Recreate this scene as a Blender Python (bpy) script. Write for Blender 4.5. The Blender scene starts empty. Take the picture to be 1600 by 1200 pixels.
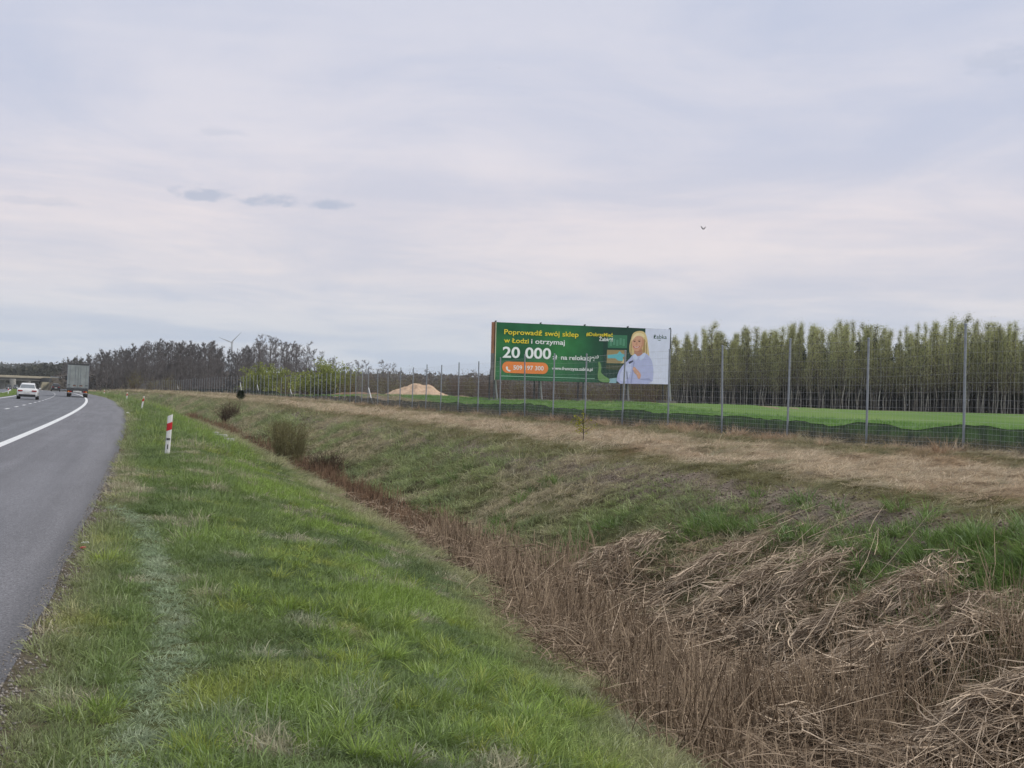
import bpy, bmesh, math, random
import numpy as np
from mathutils import Vector, Matrix

# ------------------------------------------------------------------ camera
F = 2600.0                       # focal length in pixels of a 1600 px wide frame
CAM_Z = 1.6
PITCH = math.atan(18 / F)
ROLL = math.radians(1.4)
scene = bpy.context.scene
COL = scene.collection
cam_data = bpy.data.cameras.new('camera')
cam_data.sensor_width = 36.0
cam_data.lens = 36.0 * F / 1600.0
cam_data.clip_start = 0.1
cam_data.clip_end = 20000.0
cam = bpy.data.objects.new('camera', cam_data)
COL.objects.link(cam)
CAM_M = Matrix.Rotation(math.pi / 2 + PITCH, 4, 'X') @ Matrix.Rotation(ROLL, 4, 'Z')
cam.matrix_world = Matrix.Translation((0, 0, CAM_Z)) @ CAM_M
scene.camera = cam

# ------------------------------------------------------------------ exposure
scene.view_settings.view_transform = 'Standard'
scene.view_settings.look = 'None'
scene.view_settings.exposure = 0.0
scene.view_settings.gamma = 1.0
scene.view_settings.use_curve_mapping = False
scene.cycles.use_denoising = True
scene.cycles.denoising_prefilter = 'ACCURATE'
scene.cycles.use_adaptive_sampling = True
scene.cycles.adaptive_threshold = 0.015
scene.cycles.max_bounces = 4
scene.cycles.diffuse_bounces = 2
scene.cycles.glossy_bounces = 2
scene.cycles.transmission_bounces = 2
scene.cycles.transparent_max_bounces = 24
scene.cycles.volume_bounces = 0
scene.cycles.caustics_reflective = False
scene.cycles.caustics_refractive = False

# ------------------------------------------------------------------ sun and sky
SUN_EL, SUN_AZ = math.radians(48), math.radians(105)     # azimuth clockwise from +Y (view direction)
sd = Vector((math.sin(SUN_AZ) * math.cos(SUN_EL), math.cos(SUN_AZ) * math.cos(SUN_EL), math.sin(SUN_EL)))
sun_data = bpy.data.lights.new('sun', 'SUN')
sun_data.energy = 2.2
sun_data.angle = math.radians(10)
sun_data.color = (1.0, 0.94, 0.84)
sun = bpy.data.objects.new('sun', sun_data)
COL.objects.link(sun)
sun.rotation_euler = (-sd).to_track_quat('-Z', 'Y').to_euler()

world = bpy.data.worlds.new('World')
scene.world = world
world.use_nodes = True


class NT:
    """tiny helper around a node tree"""
    def __init__(self, tree):
        self.t = tree
        tree.nodes.clear()

    def n(self, kind, **kw):
        node = self.t.nodes.new(kind)
        for k, v in kw.items():
            if k.startswith('i_'):
                node.inputs[k[2:].replace('_', ' ')].default_value = v
            else:
                setattr(node, k, v)
        return node

    def l(self, a, b):
        self.t.links.new(a, b)

    def val(self, sock, v):
        if hasattr(v, 'is_linked') or hasattr(v, 'links'):
            self.l(v, sock)
        else:
            sock.default_value = v

    def math(self, op, a, b=0.0, c=0.0, clamp=False):
        m = self.n('ShaderNodeMath', operation=op, use_clamp=clamp)
        self.val(m.inputs[0], a)
        self.val(m.inputs[1], b)
        self.val(m.inputs[2], c)
        return m.outputs[0]

    def mix(self, fac, a, b, blend='MIX'):
        m = self.n('ShaderNodeMix', data_type='RGBA', blend_type=blend)
        self.val(m.inputs[0], fac)
        for s, v in ((m.inputs[6], a), (m.inputs[7], b)):
            if isinstance(v, tuple):
                s.default_value = (*v[:3], 1)
            else:
                self.l(v, s)
        return m.outputs[2]

    def rng(self, v, a, b, c=0.0, d=1.0, smooth=True):
        m = self.n('ShaderNodeMapRange', interpolation_type='SMOOTHSTEP' if smooth else 'LINEAR')
        self.val(m.inputs[0], v)
        m.inputs[1].default_value = a
        m.inputs[2].default_value = b
        m.inputs[3].default_value = c
        m.inputs[4].default_value = d
        return m.outputs[0]

    def noise(self, vec, scale, detail=4.0, rough=0.55, out=0, dist=0.0):
        t = self.n('ShaderNodeTexNoise')
        if vec is not None:
            self.l(vec, t.inputs['Vector'])
        t.inputs['Scale'].default_value = scale
        t.inputs['Detail'].default_value = detail
        t.inputs['Roughness'].default_value = rough
        t.inputs['Distortion'].default_value = dist
        return t.outputs[out]

    def attr(self, name, kind='GEOMETRY'):
        return self.n('ShaderNodeAttribute', attribute_name=name, attribute_type=kind)

    def ramp(self, fac, stops, interp='LINEAR'):
        r = self.n('ShaderNodeValToRGB')
        self.val(r.inputs[0], fac)
        cr = r.color_ramp
        cr.interpolation = interp
        while len(cr.elements) < len(stops):
            cr.elements.new(0.5)
        for e, (p, c) in zip(cr.elements, stops):
            e.position = p
            e.color = (*c[:3], 1)
        return r.outputs[0]


def lin(r, g, b):
    f = lambda c: (c / 255 / 12.92) if c / 255 <= 0.04045 else ((c / 255 + 0.055) / 1.055) ** 2.4
    return (f(r), f(g), f(b))


W = NT(world.node_tree)
w_out = W.n('ShaderNodeOutputWorld')
w_bg = W.n('ShaderNodeBackground')
w_bg.inputs['Strength'].default_value = 0.1
W.l(w_bg.outputs[0], w_out.inputs[0])
w_sky = W.n('ShaderNodeTexSky', sky_type='NISHITA', sun_disc=False)
w_sky.sun_elevation = SUN_EL
w_sky.sun_rotation = SUN_AZ
w_sky.air_density = 1.2
w_sky.dust_density = 2.0
w_co = W.n('ShaderNodeTexCoord')
w_sep = W.n('ShaderNodeSeparateXYZ')
W.l(w_co.outputs['Generated'], w_sep.inputs[0])
el = W.math('MAXIMUM', w_sep.outputs[2], 0.0)
# cloud deck: direction projected to a flat layer, softened toward the horizon
den = W.math('ADD', el, 0.06)
w_cmb = W.n('ShaderNodeCombineXYZ')
W.l(W.math('DIVIDE', w_sep.outputs[0], den), w_cmb.inputs[0])
W.l(W.math('DIVIDE', w_sep.outputs[1], den), w_cmb.inputs[1])
n_big = W.noise(w_cmb.outputs[0], 0.42, 6, 0.55, dist=0.4)
w_map2 = W.n('ShaderNodeMapping')
w_map2.inputs['Scale'].default_value = (1.0, 0.55, 1.0)
w_map2.inputs['Location'].default_value = (3.1, 7.7, 0.0)
W.l(w_cmb.outputs[0], w_map2.inputs[0])
n_det = W.noise(w_map2.outputs[0], 1.3, 7, 0.6, dist=0.6)
cl = W.math('ADD', W.math('MULTIPLY', n_big, 0.62), W.math('MULTIPLY', n_det, 0.38))
w_map3 = W.n('ShaderNodeMapping')
w_map3.inputs['Scale'].default_value = (2.2, 2.2, 26.0)
w_map3.inputs['Rotation'].default_value = (0.0, 0.05, 0.0)
W.l(w_co.outputs['Generated'], w_map3.inputs[0])
n_str = W.noise(w_map3.outputs[0], 1.6, 6, 0.6, dist=0.5)
cl = W.math('ADD', W.math('MULTIPLY', cl, 0.86), W.math('MULTIPLY', n_str, 0.14))
cover = W.rng(cl, 0.38, 0.62)
# tone of the layer against height: bluish haze low, warm white band, lavender grey above
tone = W.ramp(el, [(0.0, lin(222, 229, 237)), (0.03, lin(221, 226, 235)), (0.07, lin(234, 228, 232)),
                   (0.105, lin(238, 229, 232)), (0.15, lin(226, 223, 232)), (0.24, lin(211, 214, 229)), (0.45, lin(224, 226, 232)), (1.0, lin(238, 238, 238))])
dark = W.mix(1.0, tone, (0.80, 0.865, 0.965), 'MULTIPLY')
light = W.mix(1.0, tone, (1.06, 1.05, 1.045), 'MULTIPLY')
cloud = W.mix(cover, dark, light)


mp = W.n('ShaderNodeMapping')
mp.inputs['Scale'].default_value = (1, 1, 2.2)
W.l(w_co.outputs['Generated'], mp.inputs[0])
blob_noise = W.noise(mp.outputs[0], 75, 4, 0.6)


def sky_blob(px, py, rx, ry, off):
    """one small grey cumulus fragment in the sky, given by its direction"""
    d = (CAM_M @ Vector(((px - 800) / F, -(py - 600) / F, -1, 0))).to_3d().normalized()
    az = math.atan2(d.x, d.y)
    a = W.math('ARCTAN2', w_sep.outputs[0], w_sep.outputs[1])
    u = W.math('DIVIDE', W.math('SUBTRACT', a, az), rx / F)
    vv = W.math('SUBTRACT', w_sep.outputs[2], d.z)
    v = W.math('DIVIDE', vv, ry / F)
    v = W.math('MULTIPLY', v, W.math('ADD', 1.0, W.math('MULTIPLY', W.math('LESS_THAN', v, 0.0), 0.8)))
    r = W.math('SQRT', W.math('ADD', W.math('MULTIPLY', u, u), W.math('MULTIPLY', v, v)))
    rr = W.math('ADD', r, W.math('MULTIPLY', W.math('SUBTRACT', blob_noise, 0.5), 2.2))
    return W.rng(rr, 0.35, 1.15, 1.0, 0.0)


blob = sky_blob(315, 306, 52, 14, 0.3)
for args in ((432, 317, 52, 13, 1.7), (515, 321, 38, 11, 2.9), (70, 317, 60, 9, 4.1), (345, 208, 40, 9, 5.2), (1560, 100, 60, 30, 6.0)):
    b2 = sky_blob(*args)
    k = 1.0 if args[4] < 4 else 0.35
    blob = W.math('MAXIMUM', blob, W.math('MULTIPLY', b2, k))
cloud = W.mix(W.math('MULTIPLY', blob, 0.62), cloud, lin(172, 184, 208))
cloud10 = W.mix(1.0, cloud, (10.0, 10.0, 10.0), 'MULTIPLY')
W.l(W.mix(0.93, w_sky.outputs[0], cloud10), w_bg.inputs[0])

# ------------------------------------------------------------------ helpers
rng = np.random.default_rng(7)
random.seed(7)


def at_depth(px, py, d):
    """world point seen at that place of the photograph, d metres ahead"""
    v = (CAM_M @ Vector(((px - 800) / F, -(py - 600) / F, -1, 0))).to_3d()
    return Vector((0, 0, CAM_Z)) + v * (d / v.y)


def on_z(px, py, z):
    v = (CAM_M @ Vector(((px - 800) / F, -(py - 600) / F, -1, 0))).to_3d()
    return Vector((0, 0, CAM_Z)) + v * ((z - CAM_Z) / v.z)


def hashn(ix, iy, seed):
    h = (ix.astype(np.int64) * 374761393 + iy.astype(np.int64) * 668265263 + seed * 974634533) & 0xffffffff
    h = ((h ^ (h >> 13)) * 1274126177) & 0xffffffff
    h = h ^ (h >> 16)
    return (h & 0xffff) / 65535.0


def vnoise(x, y, seed=0):
    x = np.asarray(x, float); y = np.asarray(y, float)
    ix = np.floor(x); iy = np.floor(y)
    fx = x - ix; fy = y - iy
    fx = fx * fx * (3 - 2 * fx); fy = fy * fy * (3 - 2 * fy)
    a = hashn(ix, iy, seed); b = hashn(ix + 1, iy, seed)
    c = hashn(ix, iy + 1, seed); d = hashn(ix + 1, iy + 1, seed)
    return (a * (1 - fx) + b * fx) * (1 - fy) + (c * (1 - fx) + d * fx) * fy


def fbm(x, y, seed=0, octaves=3):
    s = 0; a = 0.5; n = 0
    for o in range(octaves):
        s = s + a * vnoise(np.asarray(x) * 2 ** o, np.asarray(y) * 2 ** o, seed + o * 17)
        n += a; a *= 0.5
    return s / n


def sstep(x, a, b):
    t = np.clip((np.asarray(x, float) - a) / (b - a), 0, 1)
    return t * t * (3 - 2 * t)


# --- the road edge: X against Y, curving gently to the left, straight beyond 300 m
Q2, Q1, Q0 = -1.36e-4, -0.21007, -0.808
X300 = Q2 * 300 ** 2 + Q1 * 300 + Q0


def edge_x(y):
    y = np.asarray(y, float)
    return np.where(y < 300, Q2 * y * y + Q1 * y + Q0, X300 - 0.300 * (y - 300))


def edge_dx(y):
    y = np.asarray(y, float)
    return np.where(y < 300, 2 * Q2 * y + Q1, -0.300)


def road_xy(y, t):
    """y: distance along, t: metres to the right of the asphalt edge"""
    dx = edge_dx(y)
    L = np.sqrt(1 + dx * dx)
    return edge_x(y) + t / L, np.asarray(y, float) - t * dx / L


def road_lt(X, Y):
    """inverse of road_xy"""
    y = np.asarray(Y, float).copy() if hasattr(Y, '__len__') else float(Y)
    for _ in range(6):
        dx = edge_dx(y); L = np.sqrt(1 + dx * dx)
        t = (X - edge_x(y)) / 1.0
        t = t * L / (1 + dx * dx) + (Y - y) * (-dx) / L
        y = Y + t * dx / L
    return y, t


PT = np.array([-900, -60, -28, -25.5, -24.6, -13.4, -12.6, -11.4, -10.8, 0, .3, 1.7, 3, 4.7, 5.5, 6.5, 7.0, 8.6, 9.5, 10.6, 13, 15.6, 20, 45, 4000.])
PZ = np.array([0.2, 0.0, -.4, -.02, .0, .26, .18, .18, .27, 0, -.02, -.07, -.33, -.78, -1.0, -1.08, -1.0, -.12, .34, .46, .55, .70, .68, .78, .8])
_tt = np.linspace(-40, 60, 4001)
_zz = np.interp(_tt, PT, PZ)
_k = np.exp(-0.5 * (np.arange(-30, 31) * 0.025 / 0.22) ** 2); _k /= _k.sum()
_zs = np.convolve(np.pad(_zz, 30, mode='edge'), _k, mode='valid')
_road = (_tt > -10.8) & (_tt < 0.0)
_zs[_road] = np.interp(_tt[_road], [-10.8, 0], [.27, 0])
RIDGE = [(-70, 300, .25), (-12, 190, .35), (-4, 126, .62), (6, 122, .62), (13, 126, .55), (20, 150, .2)]


def drop(y):
    return -0.8 * sstep(y, 340, 600)


def ridge_z(X, Y):
    z = np.zeros_like(X)
    for (x0, y0, h0), (x1, y1, h1) in zip(RIDGE[:-1], RIDGE[1:]):
        dx, dy = x1 - x0, y1 - y0
        u = np.clip(((X - x0) * dx + (Y - y0) * dy) / (dx * dx + dy * dy), 0, 1)
        d2 = (X - x0 - u * dx) ** 2 + (Y - y0 - u * dy) ** 2
        z = np.maximum(z, (h0 + (h1 - h0) * u) * np.exp(-d2 / (2 * 13.0 ** 2)))
    return z


def ground_z(y, t, detail=True):
    y = np.asarray(y, float); t = np.asarray(t, float)
    z = np.where((t > -39) & (t < 59), np.interp(t, _tt, _zs), np.interp(t, PT, PZ))
    z = z + drop(y)
    X, Y = road_xy(y, t)
    off = sstep(t, 0.15, 1.2)
    z = z + np.where(t > 18, ridge_z(X, Y), 0.0)
    if detail:
        z = z + off * (fbm(X * .35, Y * .35, 3) - .5) * .16 * (1 - sstep(t, 20, 26) * .6)
        rough = sstep(t, 4.6, 6) * (1 - sstep(t, 18, 20))
        z = z + (.02 * off + .22 * rough) * (fbm(X * 1.7, Y * 1.7, 11) - .5)
        z = z + .05 * rough * (fbm(X * 7, Y * 7, 23, 2) - .5)
    road = (t > -10.9) & (t < 0.0)
    return np.where(road, z - .05, z)


def gz(y, t):
    return float(ground_z(np.array([y]), np.array([t]))[0])


def P3(y, t, up=0.0):
    x, yy = road_xy(np.array([float(y)]), np.array([float(t)]))
    return Vector((float(x[0]), float(yy[0]), gz(y, t) + up))


def ground_at(X, Y):
    y, t = road_lt(np.array([float(X)]), np.array([float(Y)]))
    return float(ground_z(y, t)[0])


def hit(px, py):
    """where the line of sight through that place meets the ground; returns (y, t, point)"""
    v = (CAM_M @ Vector(((px - 800) / F, -(py - 600) / F, -1, 0))).to_3d()
    ks = np.concatenate([np.arange(5, 60, .05), np.arange(60, 400, .5)]) / v.y
    X = v.x * ks; Y = v.y * ks; Z = CAM_Z + v.z * ks
    y, t = road_lt(X, Y)
    below = np.nonzero(ground_z(y, t) > Z)[0]
    i = below[0] if len(below) else len(ks) - 1
    return float(y[i]), float(t[i]), Vector((X[i], Y[i], Z[i]))


# --- meshes
def new_mesh(name, verts, faces=None, quads=None, tris=None, attrs=None, smooth=False):
    me = bpy.data.meshes.new(name)
    if faces is not None:
        me.from_pydata([tuple(v) for v in verts], [], faces)
    else:
        v = np.asarray(verts, np.float32).reshape(-1, 3)
        me.vertices.add(len(v))
        me.vertices.foreach_set('co', v.ravel())
        idx = []; starts = []; tot = 0
        for arr, k in ((quads, 4), (tris, 3)):
            if arr is None or len(arr) == 0:
                continue
            a = np.asarray(arr, np.int32).reshape(-1, k)
            idx.append(a.ravel()); starts.append(np.arange(len(a), dtype=np.int32) * k + tot); tot += a.size
        idx = np.concatenate(idx); starts = np.concatenate(starts)
        me.loops.add(len(idx)); me.loops.foreach_set('vertex_index', idx)
        me.polygons.add(len(starts)); me.polygons.foreach_set('loop_start', starts)
        me.update(calc_edges=True)
    for k, a in (attrs or {}).items():
        a = np.asarray(a, np.float32)
        if a.ndim == 1:
            at = me.attributes.new(k, 'FLOAT', 'POINT'); at.data.foreach_set('value', a)
        else:
            at = me.attributes.new(k, 'FLOAT_VECTOR', 'POINT'); at.data.foreach_set('vector', a.ravel())
    if smooth:
        me.polygons.foreach_set('use_smooth', np.ones(len(me.polygons), bool))
    me.update()
    return me


def obj(name, me, mat=None, parent=None, **props):
    o = bpy.data.objects.new(name, me)
    COL.objects.link(o)
    if mat is not None and me is not None and len(me.materials) == 0:
        me.materials.append(mat)
    if parent is not None:
        o.parent = parent
    for k, v in props.items():
        o[k] = v
    return o


def thing(name, label, category, loc=(0, 0, 0), rz=0.0, group=None):
    o = bpy.data.objects.new(name, None)
    COL.objects.link(o)
    o.location = loc
    o.rotation_euler = (0, 0, rz)
    o['label'] = label
    o['category'] = category
    if group:
        o['group'] = group
    return o


class MB:
    """collects simple solids into one mesh"""
    def __init__(self):
        self.v = []; self.f = []

    def add(self, vs, fs):
        o = len(self.v)
        self.v += [tuple(p) for p in vs]
        self.f += [tuple(i + o for i in q) for q in fs]
        return self

    def box(self, c, s, rz=0.0):
        hx, hy, hz = s[0] / 2, s[1] / 2, s[2] / 2
        ca, sa = math.cos(rz), math.sin(rz)
        vs = []
        for z in (-hz, hz):
            for x, y in ((-hx, -hy), (hx, -hy), (hx, hy), (-hx, hy)):
                vs.append((c[0] + x * ca - y * sa, c[1] + x * sa + y * ca, c[2] + z))
        return self.add(vs, [(3, 2, 1, 0), (4, 5, 6, 7), (0, 1, 5, 4), (1, 2, 6, 5), (2, 3, 7, 6), (3, 0, 4, 7)])

    def tube(self, pts, rad, n=8, cap=True):
        pts = [Vector(p) for p in pts]
        if not hasattr(rad, '__len__'):
            rad = [rad] * len(pts)
        vs = []; fs = []
        for i, p in enumerate(pts):
            d = (pts[min(i + 1, len(pts) - 1)] - pts[max(i - 1, 0)]).normalized()
            a = d.orthogonal().normalized() if i == 0 else (a - d * a.dot(d)).normalized()
            b = d.cross(a)
            for k in range(n):
                q = 2 * math.pi * k / n
                vs.append(p + (a * math.cos(q) + b * math.sin(q)) * rad[i])
        for i in range(len(pts) - 1):
            for k in range(n):
                k2 = (k + 1) % n
                fs.append((i * n + k, i * n + k2, (i + 1) * n + k2, (i + 1) * n + k))
        if cap:
            fs.append(tuple(range(n - 1, -1, -1)))
            fs.append(tuple((len(pts) - 1) * n + k for k in range(n)))
        return self.add(vs, fs)

    def loft(self, rings, cap=True, closed=True):
        n = len(rings[0]); vs = [p for r in rings for p in r]; fs = []
        for i in range(len(rings) - 1):
            for k in range(n if closed else n - 1):
                k2 = (k + 1) % n
                fs.append((i * n + k, i * n + k2, (i + 1) * n + k2, (i + 1) * n + k))
        if cap:
            fs.append(tuple(range(n - 1, -1, -1)))
            fs.append(tuple((len(rings) - 1) * n + k for k in range(n)))
        return self.add(vs, fs)

    def poly(self, pts, thick):
        """flat outline given as 3d points, thickened along the vector thick"""
        th = Vector(thick)
        pts = [Vector(p) for p in pts]; n = len(pts)
        vs = pts + [p + th for p in pts]
        fs = [tuple(range(n - 1, -1, -1)), tuple(range(n, 2 * n))]
        fs += [(i, (i + 1) % n, n + (i + 1) % n, n + i) for i in range(n)]
        return self.add(vs, fs)

    def mesh(self, name, smooth=False, bevel=0.0):
        me = bpy.data.meshes.new(name)
        me.from_pydata(self.v, [], self.f)
        bm = bmesh.new(); bm.from_mesh(me)
        if bevel:
            bmesh.ops.bevel(bm, geom=list(bm.edges), offset=bevel, segments=2, affect='EDGES', clamp_overlap=True)
        bmesh.ops.recalc_face_normals(bm, faces=bm.faces)
        bm.to_mesh(me); bm.free()
        if smooth:
            me.polygons.foreach_set('use_smooth', np.ones(len(me.polygons), bool))
        me.update()
        return me


def strips(P, Wd, side, shade=None, extra=None):
    """N ribbons of K points: P (N,K,3), half widths (N,K), side vectors (N,3)"""
    N, K, _ = P.shape
    S = side[:, None, :] * Wd[:, :, None]
    V = np.stack([P - S, P + S], 2).reshape(-1, 3)
    base = (np.arange(N) * K * 2)[:, None]
    k = np.arange(K - 1)[None, :] * 2
    b = base + k
    Q = np.stack([b, b + 1, b + 3, b + 2], -1).reshape(-1, 4)
    at = {}
    if shade is not None:
        at['shade'] = np.repeat(shade, K * 2)
    at['rise'] = np.tile(np.repeat(np.linspace(0, 1, K), 2), N)
    return V, Q, at


def tubes3(P, Rd, shade=None):
    """N three-sided tubes of K points"""
    N, K, _ = P.shape
    D = P[:, -1] - P[:, 0]
    D /= np.linalg.norm(D, axis=1, keepdims=True) + 1e-9
    ref = np.where(np.abs(D[:, 2:3]) > .8, np.array([[1., 0, 0]]), np.array([[0, 0, 1.]]))
    A = np.cross(D, ref); A /= np.linalg.norm(A, axis=1, keepdims=True)
    B = np.cross(D, A)
    rings = []
    for q in range(3):
        a = 2 * math.pi * q / 3
        rings.append(P + (A * math.cos(a) + B * math.sin(a))[:, None, :] * Rd[:, :, None])
    V = np.stack(rings, 2).reshape(-1, 3)
    base = (np.arange(N) * K * 3)[:, None, None] + (np.arange(K - 1) * 3)[None, :, None]
    k = np.arange(3)[None, None, :]; k2 = (k + 1) % 3
    Q = np.stack([base + k, base + k2, base + k2 + 3, base + k + 3], -1).reshape(-1, 4)
    at = {'rise': np.tile(np.repeat(np.linspace(0, 1, K), 3), N)}
    if shade is not None:
        at['shade'] = np.repeat(shade, K * 3)
    return V, Q, at


def join(parts):
    V = []; Qd = []; off = 0; at = {}
    for v, q, a in parts:
        V.append(v); Qd.append(q + off); off += len(v)
        for k, x in a.items():
            at.setdefault(k, []).append(x)
    return np.concatenate(V), np.concatenate(Qd), {k: np.concatenate(x) for k, x in at.items()}


# ------------------------------------------------------------------ materials
MATS = {}


def mat_base(name):
    m = bpy.data.materials.new(name)
    m.use_nodes = True
    T = NT(m.node_tree)
    out = T.n('ShaderNodeOutputMaterial')
    return m, T, out


def paint(name, color, rough=0.6, metal=0.0, var=0.12, scale=6.0, spec=0.4, bump=0.0, dirt=None):
    """plain procedural surface with a little unevenness in colour"""
    if name in MATS:
        return MATS[name]
    m, T, out = mat_base(name)
    b = T.n('ShaderNodeBsdfPrincipled')
    tc = T.n('ShaderNodeTexCoord')
    n = T.noise(tc.outputs['Object'], scale, 5, 0.6)
    lo = tuple(c * (1 - var) for c in color); hi = tuple(min(1, c * (1 + var)) for c in color)
    c = T.mix(T.rng(n, .3, .7), lo, hi)
    if dirt:
        n2 = T.noise(tc.outputs['Object'], scale * .35, 4, 0.65)
        c = T.mix(T.math('MULTIPLY', T.rng(n2, .5, .75), dirt[1]), c, dirt[0])
    T.l(c, b.inputs['Base Color'])
    b.inputs['Roughness'].default_value = rough
    b.inputs['Metallic'].default_value = metal
    b.inputs['Specular IOR Level'].default_value = spec
    if bump:
        bp = T.n('ShaderNodeBump'); bp.inputs['Strength'].default_value = bump; bp.inputs['Distance'].default_value = .02
        T.l(n, bp.inputs['Height']); T.l(bp.outputs[0], b.inputs['Normal'])
    T.l(b.outputs[0], out.inputs[0])
    MATS[name] = m
    return m


def blade_mat(name, trans=0.35, col=None, col2=None, instanced=False, rough=0.75, objvar=0.0):
    """grass, reed and leaf surface: diffuse + translucent, tinted per blade ('shade') and per tuft ('tint')"""
    m, T, out = mat_base(name)
    sh = T.attr('shade').outputs['Fac']
    if instanced:
        base = T.attr('tint', 'INSTANCER').outputs['Color']
        f = T.rng(sh, 0, 1, .62, 1.38, False)
        mm = T.n('ShaderNodeVectorMath', operation='SCALE')
        T.l(base, mm.inputs[0]); T.l(f, mm.inputs['Scale'])
        c = mm.outputs[0]
    else:
        c = T.mix(sh, col, col2)
        if objvar:
            oi_ = T.n('ShaderNodeObjectInfo')
            mm = T.n('ShaderNodeVectorMath', operation='SCALE'); T.l(c, mm.inputs[0]); T.l(T.rng(oi_.outputs['Random'], 0, 1, 1 - objvar, 1 + objvar, False), mm.inputs['Scale'])
            c = mm.outputs[0]
    d = T.n('ShaderNodeBsdfDiffuse'); T.l(c, d.inputs[0])
    t = T.n('ShaderNodeBsdfTranslucent'); T.l(c, t.inputs[0])
    mx = T.n('ShaderNodeMixShader'); mx.inputs[0].default_value = trans
    T.l(d.outputs[0], mx.inputs[1]); T.l(t.outputs[0], mx.inputs[2])
    if instanced:
        g = T.n('ShaderNodeBsdfGlossy'); g.inputs['Roughness'].default_value = .45
        g.inputs[0].default_value = (.8, .85, .9, 1)
        m2 = T.n('ShaderNodeMixShader'); m2.inputs[0].default_value = .035
        T.l(mx.outputs[0], m2.inputs[1]); T.l(g.outputs[0], m2.inputs[2])
        T.l(m2.outputs[0], out.inputs[0])
    else:
        T.l(mx.outputs[0], out.inputs[0])
    MATS[name] = m
    return m


# ground: soil and litter colours in bands that follow the road
def ground_material():
    m, T, out = mat_base('ground')
    b = T.n('ShaderNodeBsdfPrincipled')
    b.inputs['Roughness'].default_value = .95
    b.inputs['Specular IOR Level'].default_value = 0.0
    geo = T.n('ShaderNodeNewGeometry')
    pos = geo.outputs['Position']
    lat = T.attr('lat').outputs['Fac']
    n1 = T.noise(pos, .55, 4, .6)
    n2 = T.noise(pos, 3.0, 4, .6)
    n3 = T.noise(pos, 18.0, 4, .65)
    lat2 = T.math('ADD', lat, T.math('MULTIPLY', T.math('SUBTRACT', n1, .5), 1.6))
    lat2 = T.math('ADD', lat2, T.math('MULTIPLY', T.math('SUBTRACT', n2, .5), .8))
    near = T.rng(lat, .6, 1.4)
    latm = T.math('ADD', T.math('MULTIPLY', near, lat2), T.math('MULTIPLY', T.math('SUBTRACT', 1.0, near), lat))
    fac = T.rng(latm, -20, 60, 0, 1, False)
    p = lambda t: (t + 20) / 80
    olive = (.085, .095, .045); dgrass = (.07, .10, .035); litter = (.045, .033, .024); soil = (.20, .165, .135)  # litter: brown reed litter, darkened to carry the shade of the reed hollows
    straw = (.30, .235, .165); oliv2 = (.12, .11, .055); waste = (.24, .19, .14)
    c = T.ramp(fac, [(0, dgrass), (p(-.05), dgrass), (p(0.0), (.13, .11, .085)), (p(.22), (.12, .10, .07)), (p(.4), olive),
                     (p(3.6), (.10, .11, .05)), (p(4.4), (.10, .075, .05)), (p(4.9), litter), (p(7.0), litter), (p(7.6), (.12, .12, .06)),
                     (p(8.5), (.13, .125, .065)), (p(9.0), soil), (p(9.6), soil), (p(10.0), oliv2), (p(10.9), oliv2), (p(11.4), straw), (p(14.2), straw),
                     (p(14.8), oliv2), (p(15.6), (.17, .13, .085)), (p(17), waste), (p(60), waste)])
    v = T.rng(n3, .25, .75, .72, 1.28)
    mm = T.n('ShaderNodeVectorMath', operation='SCALE'); T.l(c, mm.inputs[0]); T.l(v, mm.inputs['Scale'])
    v2 = T.rng(n2, .3, .7, .85, 1.15)
    m3 = T.n('ShaderNodeVectorMath', operation='SCALE'); T.l(mm.outputs[0], m3.inputs[0]); T.l(v2, m3.inputs['Scale'])
    T.l(m3.outputs[0], b.inputs['Base Color'])
    bp = T.n('ShaderNodeBump'); bp.inputs['Strength'].default_value = .8; bp.inputs['Distance'].default_value = .05
    T.l(n3, bp.inputs['Height']); T.l(bp.outputs[0], b.inputs['Normal'])
    T.l(b.outputs[0], out.inputs[0])
    return m


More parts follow.
